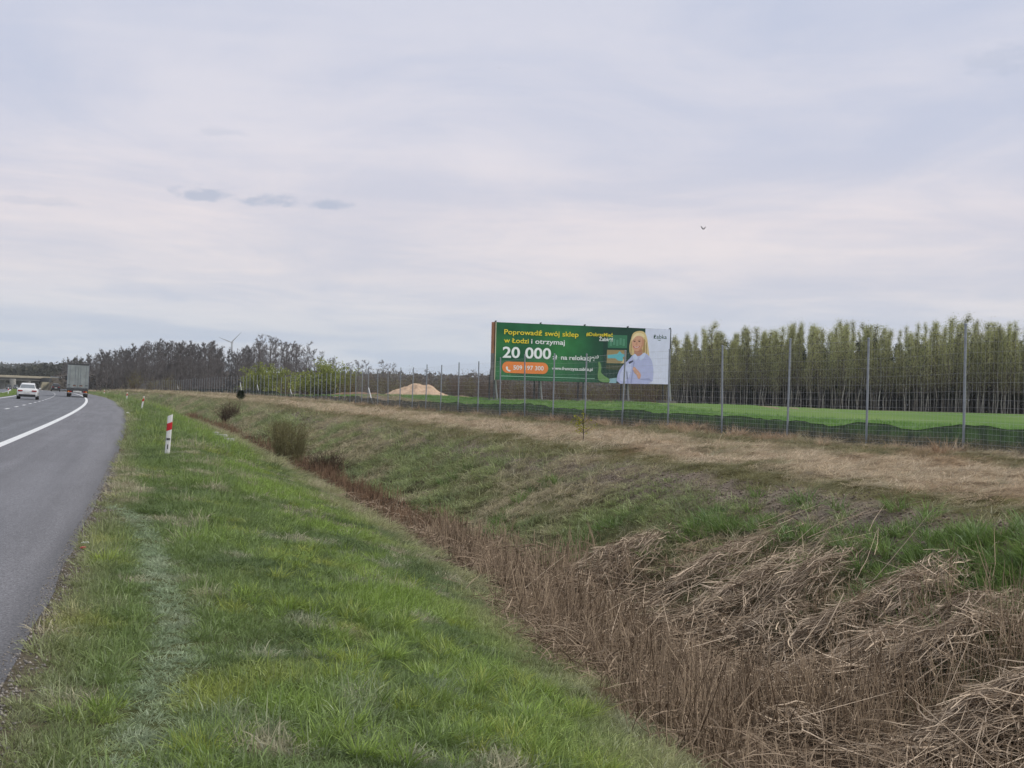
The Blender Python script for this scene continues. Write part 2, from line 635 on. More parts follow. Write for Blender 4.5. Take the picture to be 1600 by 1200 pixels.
def asphalt_material():
    m, T, out = mat_base('asphalt')
    b = T.n('ShaderNodeBsdfPrincipled')
    geo = T.n('ShaderNodeNewGeometry'); pos = geo.outputs['Position']
    lat = T.attr('lat').outputs['Fac']; lon = T.attr('lon').outputs['Fac']
    fine = T.noise(pos, 160, 3, .7)
    mid = T.noise(pos, 28, 3, .6)
    cm = T.n('ShaderNodeCombineXYZ')
    T.l(T.math('MULTIPLY', lat, 1.0), cm.inputs[0]); T.l(T.math('MULTIPLY', lon, .03), cm.inputs[1])
    streak = T.noise(cm.outputs[0], 2.2, 5, .6)
    big = T.noise(pos, .12, 3, .5)
    fine2 = T.noise(pos, 55, 2, .6)
    c = T.mix(T.rng(T.math('ADD', T.math('MULTIPLY', fine, .5), T.math('MULTIPLY', fine2, .5)), .36, .64), (.075, .078, .088), (.245, .25, .268))
    sh = T.rng(lat, -2.95, -2.7)                                 # hard shoulder is a paler, smoother layer
    c = T.mix(sh, T.mix(1.0, c, (.93, .94, .97), 'MULTIPLY'), T.mix(1.0, c, (1.04, 1.01, 1.03), 'MULTIPLY'))
    f = T.math('MULTIPLY', T.rng(streak, .3, .7, .86, 1.14), T.rng(big, .3, .7, .93, 1.07))
    f = T.math('MULTIPLY', f, T.rng(mid, .25, .75, .78, 1.22))
    agg = T.n('ShaderNodeTexVoronoi'); agg.inputs['Scale'].default_value = 70; T.l(pos, agg.inputs['Vector'])
    f = T.math('MULTIPLY', f, T.rng(agg.outputs['Distance'], .1, .6, 1.25, .75))
    f = T.math('MULTIPLY', f, T.rng(lat, -.28, -.02, 1.0, .72))   # grit along the edge
    mm = T.n('ShaderNodeVectorMath', operation='SCALE'); T.l(c, mm.inputs[0]); T.l(f, mm.inputs['Scale'])
    T.l(mm.outputs[0], b.inputs['Base Color'])
    b.inputs['Roughness'].default_value = .72
    b.inputs['Specular IOR Level'].default_value = .35
    bp = T.n('ShaderNodeBump'); bp.inputs['Strength'].default_value = .5; bp.inputs['Distance'].default_value = .006
    T.l(fine, bp.inputs['Height']); T.l(bp.outputs[0], b.inputs['Normal'])
    T.l(b.outputs[0], out.inputs[0])
    return m


def line_material():
    m, T, out = mat_base('road_paint')
    b = T.n('ShaderNodeBsdfPrincipled')
    geo = T.n('ShaderNodeNewGeometry')
    n = T.noise(geo.outputs['Position'], 30, 4, .65)
    n2 = T.noise(geo.outputs['Position'], 1.3, 3, .6)
    c = T.mix(T.rng(n, .3, .75), (.74, .75, .76), (.55, .55, .56))
    c = T.mix(T.rng(n2, .5, .8, 0, .35), c, (.40, .40, .41))
    T.l(c, b.inputs['Base Color']); b.inputs['Roughness'].default_value = .6
    T.l(b.outputs[0], out.inputs[0])
    return m


def field_material():
    m, T, out = mat_base('field_crop')
    b = T.n('ShaderNodeBsdfPrincipled'); b.inputs['Roughness'].default_value = .9
    b.inputs['Specular IOR Level'].default_value = 0.0
    geo = T.n('ShaderNodeNewGeometry'); pos = geo.outputs['Position']
    mp = T.n('ShaderNodeMapping'); mp.inputs['Scale'].default_value = (1, .25, 1); mp.inputs['Rotation'].default_value = (0, 0, .6)
    T.l(pos, mp.inputs[0])
    n1 = T.noise(mp.outputs[0], .09, 5, .6)
    n2 = T.noise(pos, 1.1, 5, .7)
    c = T.mix(T.rng(n1, .35, .68), (.11, .19, .06), (.165, .235, .085))
    c = T.mix(T.rng(n2, .58, .8, 0, .55), c, (.16, .15, .075))
    T.l(c, b.inputs['Base Color'])
    bp = T.n('ShaderNodeBump'); bp.inputs['Strength'].default_value = .6; bp.inputs['Distance'].default_value = .06
    T.l(n2, bp.inputs['Height']); T.l(bp.outputs[0], b.inputs['Normal'])
    T.l(b.outputs[0], out.inputs[0])
    return m


M_GROUND = ground_material(); M_ASPHALT = asphalt_material(); M_LINE = line_material(); M_FIELD = field_material()
M_STEEL = paint('galvanised_steel', (.27, .295, .33), .55, .4, .12, 8)
M_DARKSTEEL = paint('dark_steel', (.07, .075, .08), .6, .3)
M_WIRE = paint('fence_wire', (.46, .48, .50), .5, .4)
M_CONC = paint('concrete', (.36, .35, .32), .85, 0, .15, 2.0, dirt=((.2, .19, .16), .6))
M_WHITE = paint('white_plastic', (.76, .76, .75), .45, 0, .05, 9, dirt=((.5, .48, .42), .35))
M_RED = paint('red_reflector', (.55, .02, .03), .4)
M_BLACK = paint('black_print', (.012, .012, .014), .6)
M_BARK = paint('dark_bark', (.095, .083, .078), .95, 0, .3, 3, .1)
M_GLASS = paint('dark_glass', (.025, .03, .035), .12, 0, .1, 2, .6)
M_TYRE = paint('tyre_rubber', (.018, .018, .018), .85)
M_RIM = paint('wheel_rim', (.35, .35, .36), .35, .8)
M_TAIL = paint('tail_lamp', (.30, .02, .015), .25)
M_PLATE = paint('number_plate', (.68, .68, .66), .5)

# ------------------------------------------------------------------ the setting: ground, road, field
ys = np.concatenate([np.arange(-16, 5, 1.5), np.arange(5, 36, .16), np.arange(36, 80, .5), np.arange(80, 200, 2.0), np.arange(200, 700, 9), np.geomspace(700, 7000, 36)])
ts = np.concatenate([-np.geomspace(800, 31, 18), [-28, -26.5, -25.5, -24.6, -19, -13.4, -12.9, -12.5, -12, -11.4, -11.0, -10.85, -10.8, -7, -3, -.5, -.05],
                     np.arange(0.02, 17.2, .13), np.arange(17.5, 30, .7), np.geomspace(31, 3500, 46)])
YY, TT = np.meshgrid(ys, ts, indexing='ij')
XX, YW = road_xy(YY, TT)
ZZ = ground_z(YY, TT)
ny, nt = YY.shape
ii = np.arange(ny - 1)[:, None] * nt + np.arange(nt - 1)[None, :]
Q = np.stack([ii, ii + 1, ii + nt + 1, ii + nt], -1).reshape(-1, 4)
ground = obj('ground', new_mesh('ground', np.stack([XX, YW, ZZ], -1), quads=Q, attrs={'lat': TT.ravel(), 'lon': YY.ravel()}, smooth=True), M_GROUND, kind='structure')


def ribbon_sheet(name, y0, y1, t0, t1, lift, mat, parent=None, step=None, cols=2, ragged=0.0, kind=None, skirt=0.0):
    """sheet that follows the road surface between two offsets"""
    if step is None:
        yy = np.concatenate([np.arange(y0, min(y1, 60), 1.0), np.arange(max(y0, 60), y1, 4.0), [y1]])
    else:
        yy = np.concatenate([np.arange(y0, y1, step), [y1]])
    yy = np.unique(yy)
    tt = np.linspace(t0, t1, cols)
    A, B = np.meshgrid(yy, tt, indexing='ij')
    B = B.copy()
    if ragged:
        B[:, -1] += (fbm(A[:, -1] * 1.7, A[:, -1] * 0, 5) - .5) * ragged * 2 + (fbm(A[:, -1] * 9, A[:, -1] * 0, 8) - .5) * ragged
    x, y = road_xy(A, B)
    z = np.interp(B, [-24.6, -13.4, -10.8, 0, 1], [0, .26, .27, 0, -.025]) + drop(A) + lift
    if skirt:
        x = np.concatenate([x, x[:, -1:] + .01], 1); y = np.concatenate([y, y[:, -1:]], 1); z = np.concatenate([z, z[:, -1:] - skirt], 1)
        A = np.concatenate([A, A[:, -1:]], 1); B = np.concatenate([B, B[:, -1:]], 1)
    n, mm = x.shape
    i = np.arange(n - 1)[:, None] * mm + np.arange(mm - 1)[None, :]
    q = np.stack([i, i + 1, i + mm + 1, i + mm], -1).reshape(-1, 4)
    me = new_mesh(name, np.stack([x, y, z], -1), quads=q, attrs={'lat': B.ravel(), 'lon': A.ravel()})
    o = obj(name, me, mat, parent)
    if kind:
        o['kind'] = kind
    return o


road = ribbon_sheet('road', -14, 1500, -10.8, 0.0, .0, M_ASPHALT, step=None, cols=14, ragged=.05, kind='structure', skirt=.10)
me = road.data
opp = ribbon_sheet('opposite_road', -14, 1500, -24.6, -13.4, .012, M_ASPHALT, cols=6, kind='structure')
ribbon_sheet('edge_line', -14, 1200, -2.98, -2.74, .004, M_LINE, road)
ribbon_sheet('edge_line', -14, 1200, -10.42, -10.2, .004, M_LINE, road)
ribbon_sheet('edge_line', 60, 1200, -13.9, -13.7, .018, M_LINE, opp)
for k in range(34):
    y0 = 94.0 + (k - 9) * 8.7
    ribbon_sheet('lane_dash', y0, y0 + 3.2, -6.62, -6.46, .004, M_LINE, road, step=1.6)

# green crop field beyond the fence
FRONT = [(-2.0, 300.0), (14.0, 252.0), (23.5, 243.0), (44.0, 226.0), (65.0, 210.0), (100.0, 184.0), (150, 150.)]   # edge of the birch wood


def front_y(X):
    return np.interp(X, [p[0] for p in FRONT], [p[1] for p in FRONT])


gx = np.concatenate([np.arange(-60, 24, 1.5), np.arange(24, 150, 4)])
gv = np.linspace(0, 1, 70)
GX, GV = np.meshgrid(gx, gv, indexing='ij')


def fence_yof(X):
    """distance ahead at which the fence line has that X, plus a strip of rough grass"""
    yy = np.linspace(-40, 460, 1200)
    x, y = road_xy(yy, np.full_like(yy, 19.6))
    o = np.argsort(x)
    return np.interp(X, x[o], y[o])


lo = fence_yof(GX[:, 0]) + (fbm(gx * .4, gx * 0, 9) - .5) * 2.4
hi_ridge = np.interp(gx, [-60, -30, -12, -6, 0, 6, 12, 18, 24], [275, 225, 176, 128, 117.5, 115, 119, 150, 236])
hi = np.where(gx < 23, hi_ridge, front_y(gx) - 5.0)
hi = np.maximum(hi + (fbm(gx * .3, gx * 0, 19) - .5) * 2.0, lo + .5)
GY = lo[:, None] + (hi - lo)[:, None] * GV
y_, t_ = road_lt(GX.ravel(), GY.ravel())
GZ = ground_z(y_, t_).reshape(GX.shape) + .03
n, mm = GX.shape
i = np.arange(n - 1)[:, None] * mm + np.arange(mm - 1)[None, :]
obj('field', new_mesh('field', np.stack([GX, GY, GZ], -1), quads=np.stack([i, i + mm, i + mm + 1, i + 1], -1).reshape(-1, 4), smooth=True), M_FIELD, kind='structure')
# pale sandy track in front of the wood
tx = np.arange(22, 150, 2.0)
tv = np.array([-4.6, -3.4, -2.2])
TX, TV = np.meshgrid(tx, tv, indexing='ij')
TY = front_y(TX) + TV + (fbm(TX * .3, TX * 0, 4) - .5)
y_, t_ = road_lt(TX.ravel(), TY.ravel())
TZ = ground_z(y_, t_).reshape(TX.shape) + .055
n, mm = TX.shape
i = np.arange(n - 1)[:, None] * mm + np.arange(mm - 1)[None, :]
obj('farm_track', new_mesh('farm_track', np.stack([TX, TY, TZ], -1), quads=np.stack([i, i + mm, i + mm + 1, i + 1], -1).reshape(-1, 4)), paint('track_sand', (.33, .29, .21), .95), kind='structure')

# ------------------------------------------------------------------ grass: tuft shapes, instanced
LIB = bpy.data.collections.new('tuft_library')           # never linked to the scene
M_BLADE = blade_mat('grass_blade', .40, instanced=True)


def tuft_mesh(name, n, r, h0, h1, w, lean, curl, bias=(0, 0), K=4, seed=0):
    g = np.random.default_rng(seed)
    a = g.uniform(0, 2 * math.pi, n); rr = r * np.sqrt(g.uniform(0, 1, n))
    base = np.stack([rr * np.cos(a), rr * np.sin(a), np.full(n, -.012)], -1)
    a2 = a + g.normal(0, .9, n)
    d = np.stack([np.cos(a2) + bias[0], np.sin(a2) + bias[1], np.zeros(n)], -1)
    d /= np.linalg.norm(d, axis=1, keepdims=True) + 1e-6
    L = g.uniform(h0, h1, n)
    ln = np.clip(g.normal(lean, .25, n), .05, 1.6); cu = np.clip(g.normal(curl, .2, n), 0, 1.5)
    s = np.linspace(0, 1, K)
    th = ln[:, None] + cu[:, None] * s[None, :] * 1.4            # angle from the vertical, grows along the blade
    ds = np.diff(s, prepend=0)[None, :] * L[:, None]
    hor = np.cumsum(np.sin(th) * ds, 1); ver = np.cumsum(np.cos(th) * ds, 1)
    P = base[:, None, :] + d[:, None, :] * hor[:, :, None] + np.array([0, 0, 1.])[None, None, :] * ver[:, :, None]
    side = np.stack([-d[:, 1], d[:, 0], np.zeros(n)], -1)
    side += g.normal(0, .35, side.shape); side /= np.linalg.norm(side, axis=1, keepdims=True)
    Wd = (w * g.uniform(.6, 1.3, n))[:, None] * (np.array([.8, 1, .75, .12]) if K == 4 else np.linspace(1, .12, K))[None, :]
    V, Qd, at = strips(P, Wd, side, g.uniform(0, 1, n))
    me = new_mesh(name, V, quads=Qd, attrs=at)
    me.materials.append(M_BLADE)
    o = bpy.data.objects.new(name, me)
    LIB.objects.link(o)


#          n   r    h0   h1   w     lean curl
for k, a in enumerate([
        (52, .10, .035, .085, .0024, .55, .5), (52, .11, .04, .10, .0024, .5, .6), (46, .10, .03, .075, .0027, .75, .4),
        (70, .065, .12, .25, .0030, .35, .55), (80, .09, .10, .22, .0032, .45, .5),
        (44, .13, .08, .19, .0026, 1.0, .5), (44, .14, .07, .17, .0026, 1.15, .35),
        (12, .16, .15, .34, .0018, .3, .35), (44, .11, .06, .15, .0030, .5, .7)]):
    tuft_mesh('tuft_%02d' % k, *a, bias=(.9, -.3) if k in (5, 6) else (.25, 0), seed=40 + k)

GN = bpy.data.node_groups.new('scatter_tufts', 'GeometryNodeTree')
GN.interface.new_socket('Geometry', in_out='INPUT', socket_type='NodeSocketGeometry')
GN.interface.new_socket('Geometry', in_out='OUTPUT', socket_type='NodeSocketGeometry')
g_in = GN.nodes.new('NodeGroupInput'); g_out = GN.nodes.new('NodeGroupOutput')
g_ci = GN.nodes.new('GeometryNodeCollectionInfo')
g_ci.inputs['Collection'].default_value = LIB
g_ci.inputs['Separate Children'].default_value = True
g_ci.inputs['Reset Children'].default_value = True
g_ip = GN.nodes.new('GeometryNodeInstanceOnPoints')
g_ip.inputs['Pick Instance'].default_value = True


def g_attr(name, kind):
    nd = GN.nodes.new('GeometryNodeInputNamedAttribute'); nd.data_type = kind
    nd.inputs['Name'].default_value = name
    return nd.outputs['Attribute']


g_idx = g_attr('pick', 'INT'); g_rot = g_attr('turn', 'FLOAT_VECTOR'); g_scl = g_attr('size', 'FLOAT_VECTOR')
GN.links.new(g_in.outputs[0], g_ip.inputs['Points'])
GN.links.new(g_ci.outputs[0], g_ip.inputs['Instance'])
GN.links.new(g_idx, g_ip.inputs['Instance Index'])
GN.links.new(g_rot, g_ip.inputs['Rotation'])
GN.links.new(g_scl, g_ip.inputs['Scale'])
GN.links.new(g_ip.outputs[0], g_out.inputs[0])


def scatter(name, label, cat, y, t, pick, size, tint, zsize=None, lift=0.0):
    X, Yw = road_xy(y, t)
    Z = ground_z(y, t) + lift
    n = len(y)
    me = bpy.data.meshes.new(name)
    me.vertices.add(n)
    me.vertices.foreach_set('co', np.stack([X, Yw, Z], -1).astype(np.float32).ravel())
    a = me.attributes.new('pick', 'INT', 'POINT'); a.data.foreach_set('value', np.asarray(pick, np.int32))
    rot = np.stack([rng.normal(0, .14, n), rng.normal(0, .14, n), rng.uniform(-math.pi, math.pi, n)], -1)
    fl = np.isin(pick, (5, 6))
    rot[fl, 2] = rng.normal(.3, .7, fl.sum())
    for nm, v in (('turn', rot), ('size', np.stack([size, size, size if zsize is None else zsize], -1)), ('tint', tint)):
        a = me.attributes.new(nm, 'FLOAT_VECTOR', 'POINT'); a.data.foreach_set('vector', np.asarray(v, np.float32).ravel())
    me.materials.append(M_BLADE)
    o = obj(name, me, None, None, kind='stuff', label=label, category=cat)
    md = o.modifiers.new('scatter', 'NODES'); md.node_group = GN
    return o


def uni(y0, y1, t0, t1, dens):
    n = int((y1 - y0) * (t1 - t0) * dens)
    return rng.uniform(y0, y1, n), rng.uniform(t0, t1, n)


def lerp(a, b, f):
    return np.asarray(a) + (np.asarray(b) - np.asarray(a)) * np.asarray(f)[:, None]


GD, GM, GB, GY_, PALE = (.130, .185, .062), (.190, .262, .080), (.265, .375, .075), (.34, .385, .075), (.31, .37, .25)
STRAW, OLIVE, BROWN, DRY = (.54, .445, .325), (.20, .19, .09), (.23, .15, .09), (.42, .365, .24)

TRACK = [hit(*p) for p in ((178, 796), (205, 806), (228, 838), (246, 885), (258, 930), (272, 972), (262, 1030), (236, 1100), (212, 1160), (190, 1198))]
TRK = np.array([(p[2].x, p[2].y) for p in TRACK])


def track_dist(X, Y):
    d = np.full(np.shape(X), 99.)
    for a, b in zip(TRK[:-1], TRK[1:]):
        ab = b - a
        u = np.clip(((X - a[0]) * ab[0] + (Y - a[1]) * ab[1]) / (ab @ ab), 0, 1)
        d = np.minimum(d, np.hypot(X - a[0] - u * ab[0], Y - a[1] - u * ab[1]))
    return d


def verge_tint(y, t):
    X, Y = road_xy(y, t)
    n1 = fbm(X * .9, Y * .45, 31); n2 = fbm(X * 2.6, Y * 1.3, 37); n3 = fbm(X * .35, Y * .12, 41)
    c = lerp(GD, GM, sstep(n1, .28, .62))
    c = c + (np.asarray(GB) - c) * (sstep(n1 + .30 * (sstep(t, 1.6, 3.4) - .5), .50, .74) * .85)[:, None]
    c = c + (np.asarray(PALE) - c) * (sstep(n2, .60, .78) * .55)[:, None]
    c = c + (np.asarray(GY_) - c) * (sstep(fbm(X * 1.7, Y * .8, 47), .68, .80) * .7)[:, None]
    c = c + (np.asarray(DRY) - c) * (sstep(t + (n1 - .5) * 1.6 + np.interp(y, [5, 9, 14, 22], [1.1, .9, .5, 0]), 3.7, 5.1) * .75)[:, None]       # the foot of the slope is half dry
    c = c + (np.asarray(DRY) - c) * (np.clip(1 - t / .55, 0, 1) * .5)[:, None]                    # and so is the road edge
    c = c + (np.asarray(STRAW) - c) * (sstep(n2 + n3 * .3, .80, .95) * .6)[:, None]
    w = np.clip(1 - track_dist(X, Y) / (.205 + .10 * n2), 0, 1)
    c = c + (np.array((.33, .41, .265)) - c) * (sstep(w, 0, .9) * .85)[:, None]
    c *= rng.uniform(.82, 1.18, len(y))[:, None]
    return c, n1, w


def verge(name, label, y0, y1, dens, sz, t0=.10, t1=5.2):
    y, t = uni(y0, y1, t0, t1, dens)
    ex = fbm(y * 3, t * 0, 61) * .35
    tmax = np.interp(y, [5, 9, 14, 22, 40], [3.75, 3.95, 4.35, 4.85, 5.2]) + (fbm(y * 1.1, t * 0, 63) - .5) * .7
    keep = (t < tmax) & (t > ex * 1.1 + .02 - .12) & (rng.uniform(0, 1, len(y)) < np.clip(.30 + t / .6, 0, 1))
    y, t = y[keep], t[keep]
    c, n1, w = verge_tint(y, t)
    pick = rng.integers(0, 3, len(y))
    r = rng.uniform(0, 1, len(y))
    pick = np.where(r < np.clip(.06 + .5 * sstep(n1, .46, .70), 0, .6), 8, pick)
    pick = np.where(w > .2, 2, pick)
    dry = (t > 4.0) & (rng.uniform(0, 1, len(y)) < sstep(t, 3.9, 5.2) * .6)
    pick = np.where(dry, 5, pick)
    s = sz * rng.uniform(.75, 1.3, len(y))
    scatter(name, label, 'grass', y, t, pick, s, c, s * (.75 + .7 * sstep(n1, .3, .75)) * np.where(w > .2, .6, 1))


verge('verge_grass', 'short green grass of the near roadside verge', 5.2, 17, 210, .84)
verge('verge_grass', 'short green grass of the verge up to the first marker posts', 17, 44, 85, 1.15)
verge('verge_grass', 'green grass strip of the verge along the far bend', 44, 120, 22, 2.1)
verge('verge_grass', 'thin green line of verge far down the road', 120, 420, 4.5, 3.6, t1=4.2)

# lush tufts
lush = []
for (px, py, k) in ((380, 935, 1), (458, 955, 1.3), (437, 880, .9), (505, 995, .9), (560, 970, 1.1), (620, 985, 1.2), (650, 1000, 1.1), (700, 1030, 1.1), (540, 1040, 1.0),
                    (600, 1030, 1.2), (740, 1060, 1.2), (780, 1100, 1.2), (830, 1090, 1.2), (860, 1140, 1.2), (760, 1160, 1.1), (820, 1180, 1.2), (690, 1150, 1.1), (620, 1110, .9),
                    (340, 1170, 1.0), (310, 1190, 1.0), (395, 748, .9), (265, 745, .9), (165, 880, .9), (505, 1120, .9), (520, 1160, .9), (700, 960, 1.), (650, 940, 1.), (880, 1180, 1.1),
                    (150, 1120, .7), (560, 905, .8), (480, 860, .7), (660, 1060, 1.1), (720, 1110, 1.1), (570, 1075, 1.0), (900, 1120, 1.0)):
    y, t, p = hit(px, py)
    for j in range(int(7 * k)):
        lush.append((y + random.gauss(0, .16), t + random.gauss(0, .10), k))
L = np.array(lush)
y2, t2 = uni(5.4, 30, 1.6, 3.7, 8)
nn = fbm(*[v * .9 for v in road_xy(y2, t2)], 31)
kp = nn > .52
Ly = np.concatenate([L[:, 0], y2[kp]]); Lt = np.concatenate([L[:, 1], t2[kp]])
Lt = np.maximum(Lt, .25)
nc = len(Ly)
cc = lerp(GM, GB, rng.uniform(.2, 1.1, nc)); cc = cc + (np.array(GY_) - cc) * (rng.uniform(0, 1, nc) ** 4)[:, None]
scatter('tall_grass', 'lush bright green grass tufts on the verge slope', 'grass', Ly, Lt, rng.integers(3, 5, nc), rng.uniform(.55, 1.0, nc), cc)

# grass strip between the carriageways
y, t = uni(60, 420, -13.2, -11.0, 5)
c = lerp(GM, GB, rng.uniform(0, .8, len(y)))
scatter('median_grass', 'green grass strip between the two carriageways', 'grass', y, t, rng.integers(0, 3, len(y)), rng.uniform(2.2, 3.4, len(y)), c)


# far bank of the ditch and the berm up to the fence
def bank_tint(y, t):
    X, Y = road_xy(y, t)
    n1 = fbm(X * .55, Y * .4, 71); n2 = fbm(X * 2.2, Y * 1.5, 73)
    green = lerp((.195, .24, .105), (.30, .35, .15), sstep(n2, .3, .7))
    c = lerp(DRY, green[0] * 0 + green.mean(0), sstep(n1, .40, .54))
    gsel = sstep(n1 * .75 + n2 * .25, .36, .54)[:, None] * sstep(10.2 - t + (n2 - .5) * 1.5, 0, 1.2)[:, None]
    gsel = gsel * (.45 + .55 * sstep(y, 16, 24))[:, None]
    dryc = lerp(DRY, STRAW, sstep(t + (n2 - .5) * 2, 9.6, 11.2))
    c = dryc + (green - dryc) * gsel
    ol = sstep(fbm(X * .9, Y * .45, 87), .55, .72) * sstep(t, 9.4, 10.4) * .8 + np.exp(-((t - 10.1 + (n1 - .5) * 1.6) / .55) ** 2) + np.exp(-((t - 14.7 + (n1 - .5) * 1.4) / .6) ** 2)
    c = c + (np.array(OLIVE) - c) * np.clip(ol * 1.0, 0, .92)[:, None]
    br = sstep(fbm(X * .8, Y * .5, 79), .58, .72) * sstep(t, 9, 11)
    c = c + (np.array((.36, .25, .16)) - c) * (br * .6)[:, None]
    sp = sstep(fbm(X * 1.3, Y * .9, 83), .66, .76) * sstep(t, 10, 12)
    c = c + (np.array((.21, .23, .13)) - c) * (sp * .7)[:, None]
    return c * rng.uniform(.66, 1.28, len(y))[:, None], gsel[:, 0]


def bank(name, label, y0, y1, dens, sz, t0=6.6, t1=16.6):
    y, t = uni(y0, y1, t0, t1, dens)
    X, Y = road_xy(y, t)
    bare = np.exp(-((t - 9.3 + (fbm(X * .8, Y * .5, 91) - .5) * 1.0) / .38) ** 2) * (1 - sstep(y, 22, 36))      # strip of bare raked soil
    lowreed = (1 - sstep(t, 7.1, 8.1)) * (1 - sstep(y, 20, 27))
    keep = rng.uniform(0, 1, len(y)) > np.clip(bare * .93 + lowreed * .8, 0, .96)
    y, t = y[keep], t[keep]
    c, gs = bank_tint(y, t)
    r = rng.uniform(0, 1, len(y))
    pick = np.where(r < .55, 5, 6)
    pick = np.where((gs > .45) & (r < .6), 8, pick)
    pick = np.where((r > .95), 7, pick)
    s = sz * rng.uniform(.7, 1.3, len(y))
    scatter(name, label, 'grass', y, t, pick, s, c, s * rng.uniform(.7, 1.2, len(y)) * np.where(t > 9.8, .62, 1.0))


bank('bank_grass', 'mixed green and straw grass on the near ditch bank and berm', 11, 34, 62, 1.15)
bank('bank_grass', 'green ditch bank and straw berm grass in the middle distance', 34, 80, 22, 1.7, t1=17)
bank('bank_grass', 'brownish grass on the bank and berm far along the fence', 80, 210, 5.0, 3.0, t1=17)
bank('bank_grass', 'brown far end of the berm before the overpass', 210, 460, 1.2, 4.5, t1=17)

# tussocks of withered grass at the foot of the fence
y, t = uni(16, 110, 14.9, 15.75, 9)
kp = fbm(y * .8, t * .0, 97) > .47
y, t = y[kp], t[kp]
c = lerp((.40, .27, .18), (.50, .38, .26), rng.uniform(0, 1, len(y)))
scatter('withered_tussocks', 'reddish brown withered grass tussocks along the fence foot', 'grass', y, t, rng.choice([3, 4, 5], len(y)), rng.uniform(1.0, 2.0, len(y)), c)
# rough strip behind the fence
y, t = uni(16, 130, 15.9, 20.2, 6)
c = lerp(DRY, OLIVE, rng.uniform(0, 1, len(y)))
scatter('field_margin_grass', 'dry rough grass margin between fence and green field', 'grass', y, t, rng.choice([5, 6, 8], len(y)), rng.uniform(1.4, 2.6, len(y)), c)
# vivid grass clumps on the right-hand bank
vl = []
for px, py, r_, k in ((1110, 815, .35, 30), (1170, 830, .3, 22), (1250, 835, .3, 14), (1460, 862, .35, 26), (1520, 880, .4, 34), (1580, 890, .4, 60), (1600, 905, .4, 50), (1330, 850, .3, 14),
                      (1560, 960, .3, 14), (1595, 1010, .3, 12), (1400, 880, .4, 18), (780, 820, .2, 7), (800, 795, .15, 5), (860, 760, .2, 6), (705, 750, .2, 6), (1490, 950, .4, 14), (960, 815, .3, 10)):
    y, t, p = hit(px, py)
    for j in range(k):
        vl.append((y + random.gauss(0, r_ * 1.6), t + random.gauss(0, r_)))
V_ = np.array(vl); nc = len(V_)
scatter('bank_tufts', 'vivid green grass clumps on the far ditch bank', 'grass', V_[:, 0], V_[:, 1], rng.integers(3, 5, nc), rng.uniform(.9, 1.6, nc), lerp((.125, .20, .06), (.20, .29, .08), rng.uniform(0, 1, nc)))
# young crop close behind the fence
fx, fy = rng.uniform(-20, 40, 26000), rng.uniform(0, 1, 26000) ** 1.6
flo = fence_yof(fx) + 1.0
Yc = flo + (np.minimum(np.where(fx < 23, np.interp(fx, gx, hi), 200), flo + 70) - flo) * fy
y, t = road_lt(fx, Yc)
kp = (t > 19.6) & (y > 0)
y, t = y[kp], t[kp]
scatter('field_crop', 'young green cereal crop growing in the field', 'crop', y, t, rng.integers(0, 3, len(y)), rng.uniform(1.6, 3.0, len(y)), lerp((.115, .235, .05), (.18, .31, .075), rng.uniform(0, 1, len(y))), lift=.03)

# ------------------------------------------------------------------ dead reeds in the ditch
M_REED = blade_mat('dead_reed', .12, (.085, .058, .04), (.58, .45, .325))
M_REEDPALE = blade_mat('dead_reed_leaf', .15, (.09, .062, .044), (.74, .60, .46))


def stalk_field(name, label, y0, y1, t0, t1, dens, h0, h1, rad, mat, seed, thresh=.0):
    g = np.random.default_rng(seed)
    n = int((y1 - y0) * (t1 - t0) * dens)
    y = g.uniform(y0, y1, n); t = g.uniform(t0, t1, n)
    X, Y = road_xy(y, t)
    pn = fbm(X * .9, Y * .6, 101); p2 = fbm(X * 3.0, Y * 2, 103)
    edge = sstep(t + (p2 - .5) * .7, t0, t0 + .5) * (1 - sstep(t + (p2 - .5) * .9, t1 - .9, t1))
    keep = g.uniform(0, 1, n) < edge * np.clip(sstep(pn, thresh, thresh + .25) * .9 + .12, 0, 1)
    keep &= t < np.interp(y, [8, 18, 23, 28, 60], [8.4, 8.0, 7.2, 6.5, 6.6]) + (p2 - .5) * 1.2
    keep &= t > np.interp(y, [5, 9, 14, 22, 40], [3.75, 3.95, 4.35, 4.85, 5.1]) + (p2 - .5) * .8 - .15
    for c_, r_ in heap_xy:
        keep &= (np.hypot(X - c_[0], (Y - c_[1]) * .6) > r_ * (.5 + .7 * p2)) | (g.uniform(0, 1, n) < .07)
    y, t, X, Y, pn, p2 = (a[keep] for a in (y, t, X, Y, pn, p2))
    n = len(y)
    Z = ground_z(y, t) - .02
    H = g.uniform(h0, h1, n) * (.40 + .90 * sstep(pn, .3, .7)) * (.45 + .55 * sstep(t, t0, t0 + .8))
    a = g.uniform(0, 2 * math.pi, n); tl = np.abs(g.normal(0, .20, n)) + (g.uniform(0, 1, n) > .84) * g.uniform(0, .9, n)
    d = np.stack([np.cos(a) * np.sin(tl), np.sin(a) * np.sin(tl), np.cos(tl)], -1)
    s = np.array([0, .5, 1.0])
    P = np.stack([X, Y, Z], -1)[:, None, :] + d[:, None, :] * (s[None, :] * H[:, None])[:, :, None]
    bend = g.normal(0, .10, (n, 2))
    P[:, 1, :2] += bend * H[:, None]
    R = rad * g.uniform(.6, 1.35, n)[:, None] * np.array([1.1, .9, .5])[None, :]
    sh = np.clip(g.normal(.45, .24, n) + (p2 - .5) * .9, 0, 1)
    return tubes3(P, R, sh)


